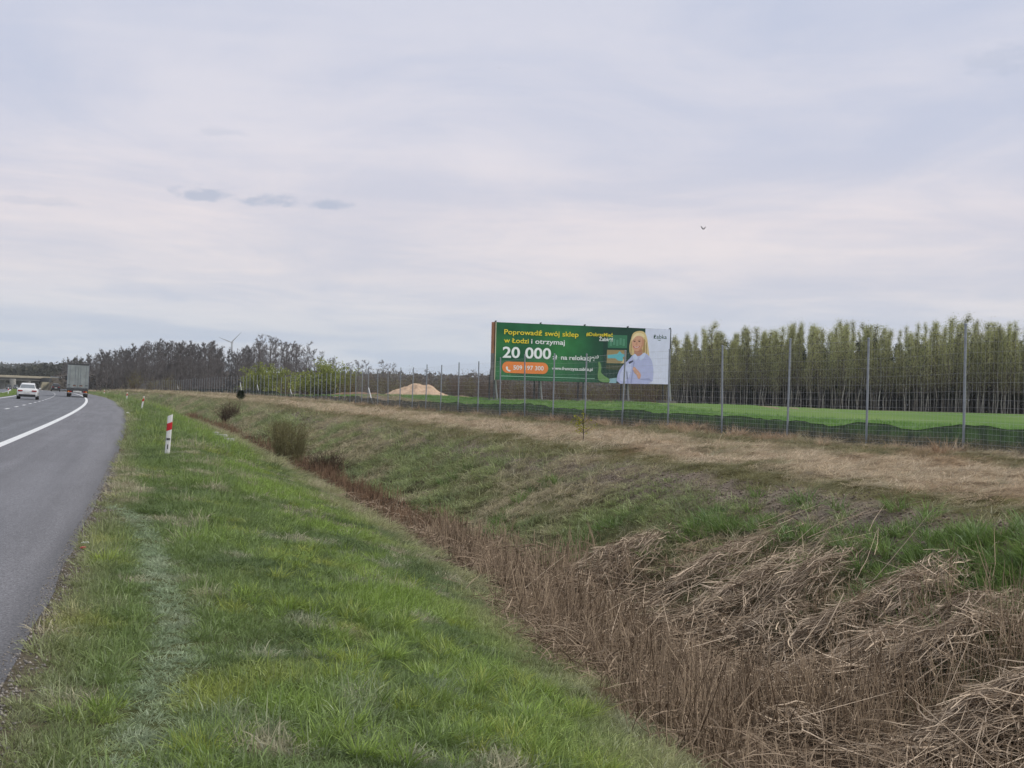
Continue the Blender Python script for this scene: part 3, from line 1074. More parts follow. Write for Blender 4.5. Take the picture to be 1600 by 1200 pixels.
def leaf_litter(y0, y1, t0, t1, dens, l0, l1, w, seed, lift=.16):
    g = np.random.default_rng(seed)
    n = int((y1 - y0) * (t1 - t0) * dens)
    y = g.uniform(y0, y1, n); t = g.uniform(t0, t1, n)
    X, Y = road_xy(y, t)
    p = fbm(X * 1.1, Y * .8, 107)
    t1v = np.interp(y, [8, 18, 23, 28, 60], [8.6, 8.4, 7.9, 6.8, 6.8])
    keep = g.uniform(0, 1, n) < sstep(t + (p - .5), t0, t0 + .5) * (1 - sstep(t + (p - .5), t1v - .7, t1v)) * (.25 + .75 * sstep(p, .35, .6))
    y, t, X, Y = (a[keep] for a in (y, t, X, Y)); n = len(y)
    Z = ground_z(y, t) + g.uniform(0, 1, n) ** 2 * lift
    a = g.uniform(0, 2 * math.pi, n); e = g.normal(0, .35, n)
    d = np.stack([np.cos(a) * np.cos(e), np.sin(a) * np.cos(e), np.sin(e)], -1)
    L = g.uniform(l0, l1, n)
    s = np.linspace(-.5, .5, 4)
    P = np.stack([X, Y, Z], -1)[:, None, :] + d[:, None, :] * (s[None, :] * L[:, None])[:, :, None]
    P[:, :, 2] += (.25 - s[None, :] ** 2) * L[:, None] * g.uniform(-.1, .5, n)[:, None]
    up = np.array([0, 0, 1.]) + g.normal(0, .5, (n, 3))
    side = np.cross(d, up); side /= np.linalg.norm(side, axis=1, keepdims=True)
    Wd = w * g.uniform(.5, 1.4, n)[:, None] * np.array([.5, 1, .9, .2])[None, :]
    return strips(P, Wd, side, np.clip(g.normal(.42, .25, n), 0, 1))


HEAPS = [  # px, py, half length, half depth, height, direction (deg from +X), count, leaf length
    (1330, 1085, 1.0, .55, .32, 28, 560, .85), (1460, 1050, .85, .55, .28, 12, 420, .8), (1150, 950, 1.0, .7, .24, 45, 480, .6), (1120, 895, .9, .7, .22, 15, 380, .6),
    (950, 890, .8, .6, .22, 30, 380, .5), (1000, 875, .7, .6, .2, 50, 240, .5), (1570, 1150, .8, .5, .32, 25, 520, .85), (1420, 960, .8, .7, .24, 75, 460, .6),
    (1250, 935, .8, .7, .24, 40, 360, .6), (1500, 1190, .7, .45, .2, 15, 240, .6), (870, 985, .30, .10, .08, 8, 40, .5), (1240, 1150, .5, .4, .14, 60, 110, .5), (1300, 1010, .7, .5, .26, -10, 280, .6),
    (1210, 1000, .7, .5, .2, 100, 200, .5), (1520, 980, .6, .5, .2, 130, 200, .5)]
heap_xy = []
for h_ in HEAPS:
    q = hit(h_[0], h_[1])[2]
    heap_xy.append(((q.x, q.y), h_[2] * .62))

V, Qd, at = join([stalk_field('', '', 6.2, 17, 3.75, 9.2, 300, .22, .62, .0036, None, 1, .34), stalk_field('', '', 17, 31, 4.9, 8.6, 160, .16, .46, .0044, None, 2, .36)])
obj('standing_reeds', new_mesh('standing_reeds', V, quads=Qd, attrs=at), M_REED, kind='stuff', label='standing brown dead reed stubble filling the near ditch', category='reeds')
M_RUSH = blade_mat('brown_rush', .12, (.13, .08, .055), (.38, .255, .17))
V, Qd, at = join([stalk_field('', '', 29, 62, 5.1, 6.95, 100, .22, .46, .006, None, 3, .40), stalk_field('', '', 62, 150, 5.2, 7.2, 26, .25, .48, .013, None, 4, .42)])
obj('brown_rushes', new_mesh('brown_rushes', V, quads=Qd, attrs=at), M_RUSH, kind='stuff', label='reddish brown rushes along the ditch bottom further away', category='rushes')
V, Qd, at = join([leaf_litter(6.2, 18, 3.9, 9.2, 430, .12, .45, .0045, 5, .24), leaf_litter(18, 36, 4.9, 8.6, 240, .15, .5, .007, 6, .2)])
obj('reed_litter', new_mesh('reed_litter', V, quads=Qd, attrs=at), blade_mat('reed_litter', .15, (.12, .085, .06), (.46, .36, .265)), kind='stuff', label='broken reed leaves littering the ditch floor', category='reeds')

for hi_, (px, py, a_, b_, hh, ang, cnt, ll) in enumerate(HEAPS):
    g = np.random.default_rng(200 + hi_)
    y0, t0, p0 = hit(px, py)
    th = math.radians(ang)
    ux = np.array([math.cos(th), math.sin(th)]); uy = np.array([-math.sin(th), math.cos(th)])
    cx, cy = p0.x, p0.y

    def dome(X, Y):
        dx, dy = X - cx, Y - cy
        u = (dx * ux[0] + dy * ux[1]) / a_; v = (dx * uy[0] + dy * uy[1]) / b_
        yy_, tt_ = road_lt(X, Y)
        return ground_z(yy_, tt_) + hh * np.exp(-(u * u + v * v) * 1.1) * (.75 + .5 * fbm(X * 4, Y * 4, 300 + hi_))

    sets = []
    for layer, frac, spread in ((0, .5, .6), (1, .5, 1.6)):
        n = int(cnt * frac * 2.3)
        u = g.normal(0, .55, n) * a_; v = g.normal(0, .5, n) * b_
        C = np.stack([cx + u * ux[0] + v * uy[0], cy + u * ux[1] + v * uy[1]], -1)
        an = th + g.normal(0, spread, n) + v / b_ * .35
        d = np.stack([np.cos(an), np.sin(an)], -1)
        L = ll * g.uniform(.25, .95, n)
        K = 6
        s = np.linspace(-.5, .5, K)
        side2 = np.stack([-d[:, 1], d[:, 0]], -1)
        cv = g.normal(0, .45, n)
        XY = C[:, None, :] + d[:, None, :] * (s[None, :] * L[:, None])[:, :, None] + side2[:, None, :] * ((s[None, :] ** 2) * (cv * L)[:, None])[:, :, None]
        Zd = dome(XY[..., 0].ravel(), XY[..., 1].ravel()).reshape(n, K)
        Zd = Zd * .7 + Zd.mean(1, keepdims=True) * .3 + .01 + g.uniform(0, 1, n)[:, None] ** 1.5 * .10 + (s[None, :]) * (g.normal(0, .22, n) * L)[:, None]
        tip = (g.uniform(0, 1, n) < .35)[:, None] * np.clip(s[None, :] - .1, 0, 1) * (-.5 * L)[:, None]
        P = np.concatenate([XY, (Zd + tip)[:, :, None]], -1)
        up = np.array([0, 0, 1.]) + g.normal(0, .45, (n, 3))
        side = np.cross(np.concatenate([d, np.zeros((n, 1))], 1), up); side /= np.linalg.norm(side, axis=1, keepdims=True)
        w = np.where(g.uniform(0, 1, n) < .5, g.uniform(.0018, .0030, n), g.uniform(.003, .0075, n))
        Wd = w[:, None] * np.array([.6, 1, 1, .95, .7, .15])[None, :]
        sets.append(strips(P, Wd, side, np.clip(g.normal(.46, .30, n), 0, 1)))
    V, Qd, at = join(sets)
    names = ['large bleached heap of flattened reeds in the lower right ditch', 'bleached reeds lying over the right end of the large heap', 'pale flattened reed mat in the middle of the ditch',
             'pale reed mat beside the green foot of the bank', 'bleached reed mat at the upper left end of the reed bed', 'second reed mat at the upper left of the reed bed',
             'pale reed heap in the bottom right corner', 'upright fan of pale broken reeds on the right', 'tangled pale reeds above the dark hollow',
             'flattened reeds along the bottom edge of the picture', 'small grey bundle of reeds on the left ditch slope', 'loose fallen reeds among standing stubble at the bottom',
             'fallen reeds hanging over the dark hollow', 'crosswise broken reeds left of the large heap', 'crossed pale stalks under the green bank clumps']
    obj('fallen_reeds', new_mesh('fallen_reeds', V, quads=Qd, attrs=at), M_REEDPALE, kind='stuff', label=names[hi_], category='reeds')

# long single stems sticking out of the mats
g = np.random.default_rng(77)
n = 150
y = g.uniform(8, 20, n); t = g.uniform(5.2, 8.8, n)
X, Y = road_xy(y, t); Z = ground_z(y, t) + g.uniform(.05, .25, n)
an = g.normal(.5, .8, n); e = np.abs(g.normal(.2, .35, n))
d = np.stack([np.cos(an) * np.cos(e), np.sin(an) * np.cos(e), np.sin(e)], -1)
L_ = g.uniform(.5, 1.25, n)
s = np.array([0, .4, .75, 1.])
P = np.stack([X, Y, Z], -1)[:, None, :] + d[:, None, :] * (s[None, :] * L_[:, None])[:, :, None]
P[:, 1:, :2] += (g.normal(0, .03, (n, 1, 2)) * L_[:, None, None])
V, Qd, at = tubes3(P, (.0038 * g.uniform(.7, 1.3, n))[:, None] * np.array([1, 1, .8, .4])[None, :], np.clip(g.normal(.75, .2, n), 0, 1))
obj('reed_stems', new_mesh('reed_stems', V, quads=Qd, attrs=at), M_REEDPALE, kind='stuff', label='long bleached reed stems sticking out at angles', category='reeds')

# grit and small stones along the asphalt edge
g = np.random.default_rng(88)
n = 5200
y = g.uniform(5.2, 40, n); t = np.abs(g.normal(0, .16, n)) - .07
X, Y = road_xy(y, t); Z = np.where(t < 0, -.025 * t + .002, ground_z(y, np.maximum(t, .02)) + .004)
sz_ = g.uniform(.004, .014, n) * np.where(t < 0, .7, 1.0)
oct_ = np.array([(1, 0, 0), (0, 1, 0), (-1, 0, 0), (0, -1, 0), (0, 0, .8), (0, 0, -.8)], float)
ang = g.uniform(0, 6.28, n); ca, sa = np.cos(ang), np.sin(ang)
VV = oct_[None] * sz_[:, None, None] * g.uniform(.6, 1.3, (n, 6, 1))
VV = np.stack([VV[..., 0] * ca[:, None] - VV[..., 1] * sa[:, None], VV[..., 0] * sa[:, None] + VV[..., 1] * ca[:, None], VV[..., 2]], -1) + np.stack([X, Y, Z], -1)[:, None, :]
tri = np.array([(0, 1, 4), (1, 2, 4), (2, 3, 4), (3, 0, 4), (1, 0, 5), (2, 1, 5), (3, 2, 5), (0, 3, 5)])
TR_ = (np.arange(n)[:, None, None] * 6 + tri[None]).reshape(-1, 3)
obj('edge_gravel', new_mesh('edge_gravel', VV.reshape(-1, 3), tris=TR_, attrs={'shade': np.repeat(g.uniform(0, 1, n), 6)}), blade_mat('gravel', 0.0, (.10, .095, .09), (.36, .33, .30)), kind='stuff', label='loose grit and small stones along the asphalt edge', category='gravel')

g = np.random.default_rng(89)
n = 9000
y = g.uniform(13, 34, n); t = g.normal(9.15, .42, n)
X, Y = road_xy(y, t); Z = ground_z(y, t) + .006
sz_ = g.uniform(.006, .032, n) * g.uniform(.5, 1, n)
ang = g.uniform(0, 6.28, n); ca, sa = np.cos(ang), np.sin(ang)
VV = oct_[None] * sz_[:, None, None] * g.uniform(.5, 1.4, (n, 6, 1))
VV = np.stack([VV[..., 0] * ca[:, None] - VV[..., 1] * sa[:, None], VV[..., 0] * sa[:, None] + VV[..., 1] * ca[:, None], VV[..., 2]], -1) + np.stack([X, Y, Z], -1)[:, None, :]
TR_ = (np.arange(n)[:, None, None] * 6 + tri[None]).reshape(-1, 3)
obj('soil_clods', new_mesh('soil_clods', VV.reshape(-1, 3), tris=TR_, attrs={'shade': np.repeat(g.uniform(0, 1, n), 6)}), blade_mat('clod', 0.0, (.13, .105, .085), (.30, .25, .205)), kind='stuff', label='grey brown crumbly soil clods on the bare strip of the bank', category='soil')

# ------------------------------------------------------------------ wildlife fence along the berm
FENCE_T = 15.62
SPACING = 4.2


def fence_t(y):
    return np.interp(y, [20, 34, 50, 78, 104, 155, 330, 470], [16.2, 16.0, 15.5, 15.15, 15.3, 17.9, 18.6, 18.6])


fy_ = [float(road_lt(np.array([8.72]), np.array([32.15]))[0][0]) - 3 * SPACING]
while fy_[-1] < 470:
    fy_.append(fy_[-1] + SPACING)
fence_pts = [P3(y, float(fence_t(y))) for y in fy_]
fence = thing('wildlife_fence', 'long wire mesh wildlife fence on grey steel posts with dark ground netting', 'fence', fence_pts[3])
inv = -fence_pts[3]


def rel(p):
    return Vector(p) + inv


post_me = {}
for k in range(3):
    h = (2.40, 2.46, 2.36)[k]
    mb = MB().tube([(0, 0, -.25), (0, 0, h)], .027, 10)
    mb.tube([(0, 0, h), (0, 0, h + .02), (0, 0, h + .035)], [.034, .034, .012], 10)
    post_me[k] = mb.mesh('post', smooth=False)
    post_me[k].materials.append(M_STEEL)
frnd = random.Random(3)
post_top = []
for i, p in enumerate(fence_pts):
    o = obj('post', post_me[frnd.randrange(3)], None, fence)
    o.location = rel(p)
    o.rotation_euler = (frnd.gauss(0, .008), frnd.gauss(0, .010), 0)
# wire netting: one part per bay
for i in range(len(fence_pts) - 1):
    a, b = rel(fence_pts[i]), rel(fence_pts[i + 1])
    d = b - a
    y = fy_[i]
    Ps = []; Rs = []
    hs = [.02, .10, .18, .27, .37, .48, .60, .73, .87, 1.02, 1.18, 1.35, 1.53, 1.72, 1.92, 2.12, 2.33] if y < 130 else [.3, .9, 1.5, 2.3]
    for h in hs:
        sag = frnd.gauss(0, .006)
        Ps.append([a + Vector((0, 0, h)), a + d * .5 + Vector((0, 0, h - .008 + sag)), b + Vector((0, 0, h))])
        Rs.append(.0019 if h < 2.3 else .0026)
    if y < 110:
        nv = int(SPACING / .15)
        for k in range(1, nv):
            q = a + d * (k / nv)
            Ps.append([q + Vector((0, 0, .02)), q + Vector((frnd.gauss(0, .004), 0, 1.1)), q + Vector((0, 0, 2.33))])
            Rs.append(.0013)
    P = np.array([[tuple(v) for v in s_] for s_ in Ps]); R = np.array(Rs)[:, None] * np.ones((1, 3))
    V, Qd, at = tubes3(P, R)
    obj('wire_netting', new_mesh('wire_netting', V, quads=Qd), M_WIRE, fence)
# dark fine netting along the foot
m, T, out = mat_base('ground_netting')
df = T.n('ShaderNodeBsdfDiffuse'); df.inputs[0].default_value = (.05, .062, .058, 1)
tr = T.n('ShaderNodeBsdfTransparent')
mx = T.n('ShaderNodeMixShader')
hem = T.attr('hem').outputs['Fac']
geo = T.n('ShaderNodeNewGeometry')
nn = T.noise(geo.outputs['Position'], 3.0, 3, .6)
T.l(T.math('MAXIMUM', T.rng(nn, .3, .7, .66, .90), hem), mx.inputs[0])
T.l(tr.outputs[0], mx.inputs[1]); T.l(df.outputs[0], mx.inputs[2]); T.l(mx.outputs[0], out.inputs[0])
M_NET = m
for i in range(len(fence_pts) - 1):
    a, b = rel(fence_pts[i]), rel(fence_pts[i + 1])
    d = b - a
    nrm = Vector((d.y, -d.x, 0)).normalized()
    K = 15 if fy_[i] < 140 else 6
    vs = []; hm = []
    for k in range(K):
        u = k / (K - 1)
        s_ = fy_[i] + u * SPACING
        top = .52 + .06 * (float(fbm(s_ * .45, 0, 131)) - .5) * 2 + .035 * (float(fbm(s_ * 2.6, 3, 133)) - .5) * 2
        if i in (3, 4):
            top -= .10 * math.sin(u * math.pi) ** 2
        wob = .05 * (float(fbm(s_ * 1.3, 7, 135)) - .5) * 2 * (1 if 0 < k < K - 1 else .2) + .04
        q = a + d * u
        for h, w_ in ((-.08, .3), (.12, .8), (top - .03, 1), (top - .012, 1.3), (top, 1)):
            vs.append(q + nrm * (.02 + wob * w_) + Vector((0, 0, h)))
            hm.append(1.0 if h >= top - .013 else 0.0)
    n_ = 5
    ii = np.arange(K - 1)[:, None] * n_ + np.arange(n_ - 1)[None, :]
    qd = np.stack([ii, ii + 1, ii + n_ + 1, ii + n_], -1).reshape(-1, 4)
    obj('ground_netting', new_mesh('ground_netting', np.array([tuple(v) for v in vs]), quads=qd, attrs={'hem': hm}, smooth=True), M_NET, fence)
# slanting braces at the straining posts
for px, hgt in ((571, 1.15), (404, 1.2), (373, 1.6), (278, 1.2), (455, 1.0)):
    best = min(range(len(fence_pts)), key=lambda k: abs((cam.matrix_world.inverted() @ fence_pts[k]).x / -(cam.matrix_world.inverted() @ fence_pts[k]).z * F + 800 - px))
    p = fence_pts[best]
    dirv = (fence_pts[best + 1] - p).normalized()
    mb = MB().tube([rel(p) + Vector((.02, -.04, hgt)), rel(p) - dirv * .55 + Vector((.35, -.5, -.1))], .035, 8)
    obj('brace', mb.mesh('brace'), paint('pale_brace', (.55, .56, .57), .5, .3), fence)

# ------------------------------------------------------------------ billboard
TL, TR = at_depth(772.5, 503.5, 114.3), at_depth(1045, 514.0, 119.4)
BL, BR = at_depth(772.5, 593.5, 114.3), at_depth(1045, 601.0, 119.4)
UX = (TR - TL); BW = math.hypot(UX.x, UX.y); UX = Vector((UX.x, UX.y, 0)).normalized()
ZB = (BL.z + BR.z) / 2; BH = (TL.z + TR.z) / 2 - ZB
TILT = math.atan2((TR.z - TL.z + BR.z - BL.z) / 2, BW)
rzb = math.atan2(UX.y, UX.x)
bx_, by_ = (BL.x + BR.x) / 2, (BL.y + BR.y) / 2
gb = ground_at(bx_, by_)
bill = thing('billboard', 'large green advertising billboard on steel legs behind the fence', 'billboard', (bx_, by_, gb), rzb)
bz = ZB - gb


def S(u, v, out=0.0):
    """point on the banner: u to the right 0..1, v up 0..1, out toward the road"""
    return Vector(((u - .5) * BW, -out, bz + v * BH))


# printed banner (gradient print, wrinkled sheet)
m, T, out = mat_base('banner_print')
b = T.n('ShaderNodeBsdfPrincipled'); b.inputs['Roughness'].default_value = .55; b.inputs['Specular IOR Level'].default_value = .25
u_ = T.attr('pu').outputs['Fac']; v_ = T.attr('pv').outputs['Fac']


def spot(cu, cv, ru, rv):
    a = T.math('DIVIDE', T.math('SUBTRACT', u_, cu), ru); c = T.math('DIVIDE', T.math('SUBTRACT', v_, cv), rv)
    return T.rng(T.math('SQRT', T.math('ADD', T.math('MULTIPLY', a, a), T.math('MULTIPLY', c, c))), 0, 1, 1, 0)


c = T.mix(T.rng(u_, .35, .72), (.016, .115, .050), (.013, .052, .038))
for sp in ((.02, .62, .13, .30), (.36, .66, .22, .5), (.30, .30, .20, .35), (.06, .18, .12, .2)):
    c = T.mix(T.math('MULTIPLY', spot(*sp), .65), c, (.040, .215, .058))
c = T.mix(T.math('MULTIPLY', spot(.12, .36, .12, .22), .45), c, (.008, .07, .05))
pn = T.noise(T.n('ShaderNodeTexCoord').outputs['Object'], .9, 4, .6)
cs = T.n('ShaderNodeVectorMath', operation='SCALE'); T.l(c, cs.inputs[0]); T.l(T.rng(pn, .3, .7, .85, 1.15), cs.inputs['Scale'])
T.l(cs.outputs[0], b.inputs['Base Color']); T.l(b.outputs[0], out.inputs[0])
M_BANNER = m
nu, nv = 90, 30
us = np.linspace(0, .985, nu); vs_ = np.linspace(0, 1, nv)
U, Vv = np.meshgrid(us, vs_, indexing='ij')
relief = .010 * (fbm(U * 14, Vv * 5, 141) - .5) + .012 * np.sin(U * 25 + Vv * 3) * np.exp(-Vv * 4) * .4
ed = np.minimum(np.minimum(Vv, 1 - Vv), .12) / .12
scal = -.012 * (1 - ed) * (np.abs(np.sin(U * math.pi * 24)))
BXc = (U - .5) * BW; BZc = bz + Vv * BH + np.where(Vv > .99, scal, 0) + np.where(Vv < .01, -scal, 0)
top_jag = np.where(Vv > .97, -.03 * np.abs(np.sin(U * math.pi * 4 / .985)), 0)
ii = np.arange(nu - 1)[:, None] * nv + np.arange(nv - 1)[None, :]
Vb = np.stack([BXc, -.13 - relief, BZc + top_jag], -1)
banner = obj('banner', new_mesh('banner', Vb, quads=np.stack([ii, ii + nv, ii + nv + 1, ii + 1], -1).reshape(-1, 4), attrs={'pu': U.ravel(), 'pv': Vv.ravel()}, smooth=True), M_BANNER, bill)

PRT = {}


def ink(name, col):
    return paint('print_' + name, col, .55, 0, .04, 3, .25)


def flat(name, pts, mat, layer, parent=banner):
    """a printed shape: outline in banner u,v, laid just in front of the sheet"""
    o_ = .150 + layer * .004
    mb = MB().poly([S(u, v, o_) for u, v in pts], (0, -.002, 0))
    return obj(name, mb.mesh(name), mat, parent)


ASP = BW / BH


def ell(cu, cv, ru, rv, n=28, rot=0.0):
    r = []
    for k in range(n):
        a = 2 * math.pi * k / n
        x, y = ru * math.cos(a), rv / ASP * math.sin(a)
        x, y = x * math.cos(rot) - y * math.sin(rot), x * math.sin(rot) + y * math.cos(rot)
        r.append((cu + x, cv + y * ASP))
    return r


def pz(*pts):
    """outline given in pixels of the enlarged billboard picture -> banner u,v"""
    r = []
    for x, y in pts:
        u = (x - 85) / 1418 * .992
        v = 1 - (y - (80 + 48 * (x - 85) / 1418)) / 465
        r.append((u, v))
    return r


def smooth_poly(pts, it=2):
    for _ in range(it):
        q = []
        for i in range(len(pts)):
            a, b_ = pts[i], pts[(i + 1) % len(pts)]
            q.append((a[0] * .75 + b_[0] * .25, a[1] * .75 + b_[1] * .25)); q.append((a[0] * .25 + b_[0] * .75, a[1] * .25 + b_[1] * .75))
        pts = q
    return pts


def lettering(text, u0, v0, u1, cap, mat, layer, bold=.012, parent=banner, name='lettering'):
    """printed words: left end, baseline, right end, capital height (all in banner u,v)"""
    cu = bpy.data.curves.new('lettering', 'FONT')
    cu.body = text; cu.size = 1.0; cu.offset = bold; cu.resolution_u = 4
    to = bpy.data.objects.new('lettering_curve', cu)
    me = bpy.data.meshes.new_from_object(to)
    bpy.data.objects.remove(to)
    co = np.empty(len(me.vertices) * 3); me.vertices.foreach_get('co', co); co = co.reshape(-1, 3)
    x0, x1 = co[:, 0].min(), co[:, 0].max()
    sx = (u1 - u0) * BW / (x1 - x0); sy = cap * BH / .70
    nv_ = np.stack([(u0 - .5) * BW + (co[:, 0] - x0) * sx, np.full(len(co), -.152 - layer * .004), bz + v0 * BH + co[:, 1] * sy], -1)
    me.vertices.foreach_set('co', nv_.ravel())
    me.name = name
    me.materials.clear(); me.update()
    return obj(name, me, mat, parent)


I_YEL = ink('yellow', (.78, .62, .05)); I_WHT = ink('white', (.80, .83, .86)); I_ORG = ink('orange', (.80, .23, .05))
# shop front behind the woman
flat('print_shopfront', pz((965, 150), (1240, 130), (1300, 130), (1300, 560), (950, 560), (950, 150)), ink('shop_dark', (.014, .05, .04)), 0)
flat('print_window', pz((985, 178), (1145, 182), (1145, 288), (985, 285)), ink('shop_green', (.045, .17, .10)), 1)
for k in range(5):
    flat('print_window_item', pz((1000 + 27 * k, 205 + 7 * (k % 3)), (1018 + 27 * k, 205 + 7 * (k % 3)), (1018 + 27 * k, 270 - 9 * (k % 2)), (1000 + 27 * k, 270 - 9 * (k % 2))), ink('shop_pale', (.09, .25, .17)), 2)
flat('print_photo_panel', pz((980, 302), (1142, 305), (1138, 415), (978, 412)), ink('tan', (.30, .23, .12)), 1)
flat('print_photo_sky', pz((1065, 335), (1085, 312), (1105, 335), (1138, 345), (1110, 365), (1118, 395), (1075, 392), (1050, 372), (985, 372), (985, 345)), ink('cyan', (.12, .42, .50)), 2)
flat('print_photo_sand', pz((1095, 413), (1118, 380), (1138, 392), (1138, 413)), ink('cream', (.55, .45, .28)), 3)
flat('print_counter', pz((975, 425), (1140, 430), (1090, 470), (975, 462)), ink('counter', (.06, .07, .04)), 1)
flat('print_hose', smooth_poly(pz((905, 398), (925, 402), (938, 450), (930, 490), (965, 520), (1010, 545), (1010, 572), (950, 570), (912, 555), (905, 500), (915, 450))), ink('leaf_green', (.14, .27, .10)), 2)
flat('print_cloth', pz((1005, 540), (1070, 532), (1062, 578), (1002, 575)), ink('pale_blue', (.25, .42, .50)), 2)
# pale right-hand field
flat('print_pale_panel', pz((1296, 124), (1508, 129), (1500, 590), (1290, 584)), ink('pale', (.62, .65, .84)), 3)
# the printed woman: hair, face, blouse, hand
flat('print_hair', smooth_poly(pz((1175, 215), (1190, 160), (1240, 142), (1290, 150), (1312, 200), (1322, 270), (1338, 365), (1290, 380), (1200, 350), (1168, 340), (1162, 270))), ink('blonde', (.62, .47, .25)), 4)
flat('print_hair_shadow', smooth_poly(pz((1285, 200), (1302, 235), (1306, 300), (1290, 330), (1270, 320), (1282, 270))), ink('hair_dark', (.36, .23, .11)), 5)
flat('print_neck', pz((1205, 290), (1268, 285), (1278, 345), (1240, 372), (1205, 335)), ink('skin_shade', (.42, .20, .14)), 5)
flat('print_face', smooth_poly(pz((1183, 215), (1205, 180), (1250, 172), (1282, 200), (1286, 250), (1268, 295), (1232, 318), (1203, 308), (1186, 270))), ink('skin', (.60, .33, .24)), 6)
flat('print_fringe', smooth_poly(pz((1178, 235), (1190, 180), (1240, 155), (1288, 175), (1290, 205), (1250, 182), (1215, 188), (1195, 215))), ink('blonde_light', (.74, .60, .37)), 7)
flat('print_face_shade', smooth_poly(pz((1268, 195), (1286, 215), (1286, 255), (1266, 296), (1236, 317), (1256, 285), (1270, 250))), ink('skin_warm', (.50, .25, .17)), 7)
for k in range(6):
    x0 = 1176 + 2 * k if k < 3 else 1296 + 9 * (k - 3)
    flat('print_hair_strand', pz((x0, 235 + 9 * (k % 3)), (x0 + 4, 235), (x0 + 3 + 3 * (k > 2), 335), (x0 - 1 + 3 * (k > 2), 345)), ink('blonde_light', (.74, .60, .37)) if k % 2 else ink('hair_dark', (.36, .23, .11)), 7)
for ex in (1206, 1246):
    flat('print_eye', ell(*pz((ex, 232))[0], .0062, .010), ink('eye', (.10, .05, .045)), 7)
    flat('print_brow', pz((ex - 14, 221), (ex + 12, 217), (ex + 12, 221), (ex - 14, 225)), ink('brow', (.30, .16, .09)), 7)
flat('print_nose', pz((1222, 238), (1229, 238), (1232, 262), (1214, 262)), ink('nose', (.50, .25, .18)), 7)
flat('print_lips', smooth_poly(pz((1192, 268), (1222, 277), (1255, 266), (1245, 283), (1220, 291), (1200, 283))), ink('lips', (.42, .05, .06)), 7)
flat('print_smile', pz((1202, 273), (1222, 279), (1246, 272), (1238, 281), (1220, 284), (1207, 280)), ink('teeth', (.75, .70, .68)), 8)
flat('print_blouse', smooth_poly(pz((1060, 582), (1072, 490), (1110, 430), (1160, 385), (1200, 335), (1240, 360), (1290, 325), (1325, 345), (1360, 400), (1372, 480), (1366, 587), (1200, 583)), 1), ink('blouse', (.42, .45, .72)), 8)
flat('print_blouse_light', smooth_poly(pz((1082, 560), (1095, 480), (1150, 420), (1185, 400), (1180, 480), (1150, 570))), ink('blouse_light', (.52, .56, .80)), 9)
flat('print_blouse_fold', pz((1200, 400), (1212, 398), (1190, 580), (1178, 580)), ink('blouse_dark', (.31, .34, .58)), 9)
flat('print_blouse_fold', pz((1140, 480), (1150, 476), (1165, 580), (1150, 580)), ink('blouse_dark', (.31, .34, .58)), 9)
flat('print_blouse_fold', pz((1250, 545), (1335, 540), (1362, 560), (1280, 553)), ink('blouse_dark', (.31, .34, .58)), 9)
flat('print_collar', smooth_poly(pz((1196, 345), (1212, 330), (1240, 368), (1215, 395), (1196, 372)), 1), ink('collar', (.52, .58, .82)), 10)
flat('print_collar', smooth_poly(pz((1245, 372), (1285, 322), (1304, 335), (1285, 375), (1255, 395)), 1), ink('collar', (.52, .58, .82)), 10)
flat('print_bow', pz((1158, 402), (1196, 388), (1200, 398), (1166, 420)), ink('bow', (.05, .055, .10)), 10)
flat('print_hand', smooth_poly(pz((1196, 450), (1210, 440), (1228, 462), (1248, 480), (1268, 510), (1258, 548), (1240, 540), (1232, 512), (1205, 490)), 1), ink('skin', (.60, .33, .24)), 10)
for k in range(4):
    flat('print_finger', smooth_poly(pz((1190 + 9 * k, 462 + 12 * k), (1206 + 9 * k, 452 + 11 * k), (1222 + 8 * k, 470 + 9 * k), (1212 + 8 * k, 480 + 9 * k)), 1), ink('skin_light', (.68, .41, .31)), 11)
# words
tx = lambda x, y: pz((x, y))[0]
lettering('Poprowadź swój sklep', tx(147, 178)[0], .795, tx(742, 190)[0], .085, I_YEL, 2)
lettering('w Łodzi', tx(147, 245)[0], .648, tx(342, 245)[0], .085, I_YEL, 2)
lettering('i otrzymaj', tx(362, 245)[0], .648, tx(632, 250)[0], .085, I_WHT, 2)
lettering('20 000', tx(138, 365)[0], .392, tx(523, 372)[0], .185, I_WHT, 2, .022)
lettering('zł  na relokację¹⁾', tx(535, 378)[0], .388, tx(910, 386)[0], .078, I_WHT, 2, .012)
pu0, pv0 = tx(137, 451); pu1, _ = tx(503, 451); pr = .099 / ASP
pc = .224
pill = [(pu0 + pr - pr * math.cos(a), pc + .099 * math.sin(a)) for a in np.linspace(-math.pi / 2, math.pi / 2, 12)] + [(pu1 - pr + pr * math.cos(a), pc + .099 * math.sin(a)) for a in np.linspace(math.pi / 2, -math.pi / 2, 12)]
flat('print_pill', pill, I_ORG, 1)
lettering('509 197 300', tx(225, 468)[0], .186, tx(466, 468)[0], .075, I_WHT, 3, .012)
flat('print_handset', smooth_poly(pz((166, 440), (178, 436), (184, 450), (180, 458), (190, 468), (198, 464), (206, 474), (196, 482), (178, 472), (166, 456)), 1), I_WHT, 3)
lettering('www.franczyza.zabka.pl', tx(532, 470)[0], .205, tx(864, 470)[0], .055, I_WHT, 2, .014)
flat('print_rule', pz((130, 512), (882, 537), (882, 541), (130, 517)), ink('pale_green', (.32, .55, .42)), 2)
lettering('#DobrzeMieć', tx(805, 190)[0], .822, tx(1025, 190)[0], .062, I_YEL, 3, .014)
lettering('Żabkę!', tx(912, 228)[0], .742, tx(1025, 228)[0], .062, I_WHT, 3, .014)
lettering('żabka', tx(1367, 208)[0], .822, tx(1478, 208)[0], .072, ink('deep_green', (.05, .10, .085)), 5, .006)
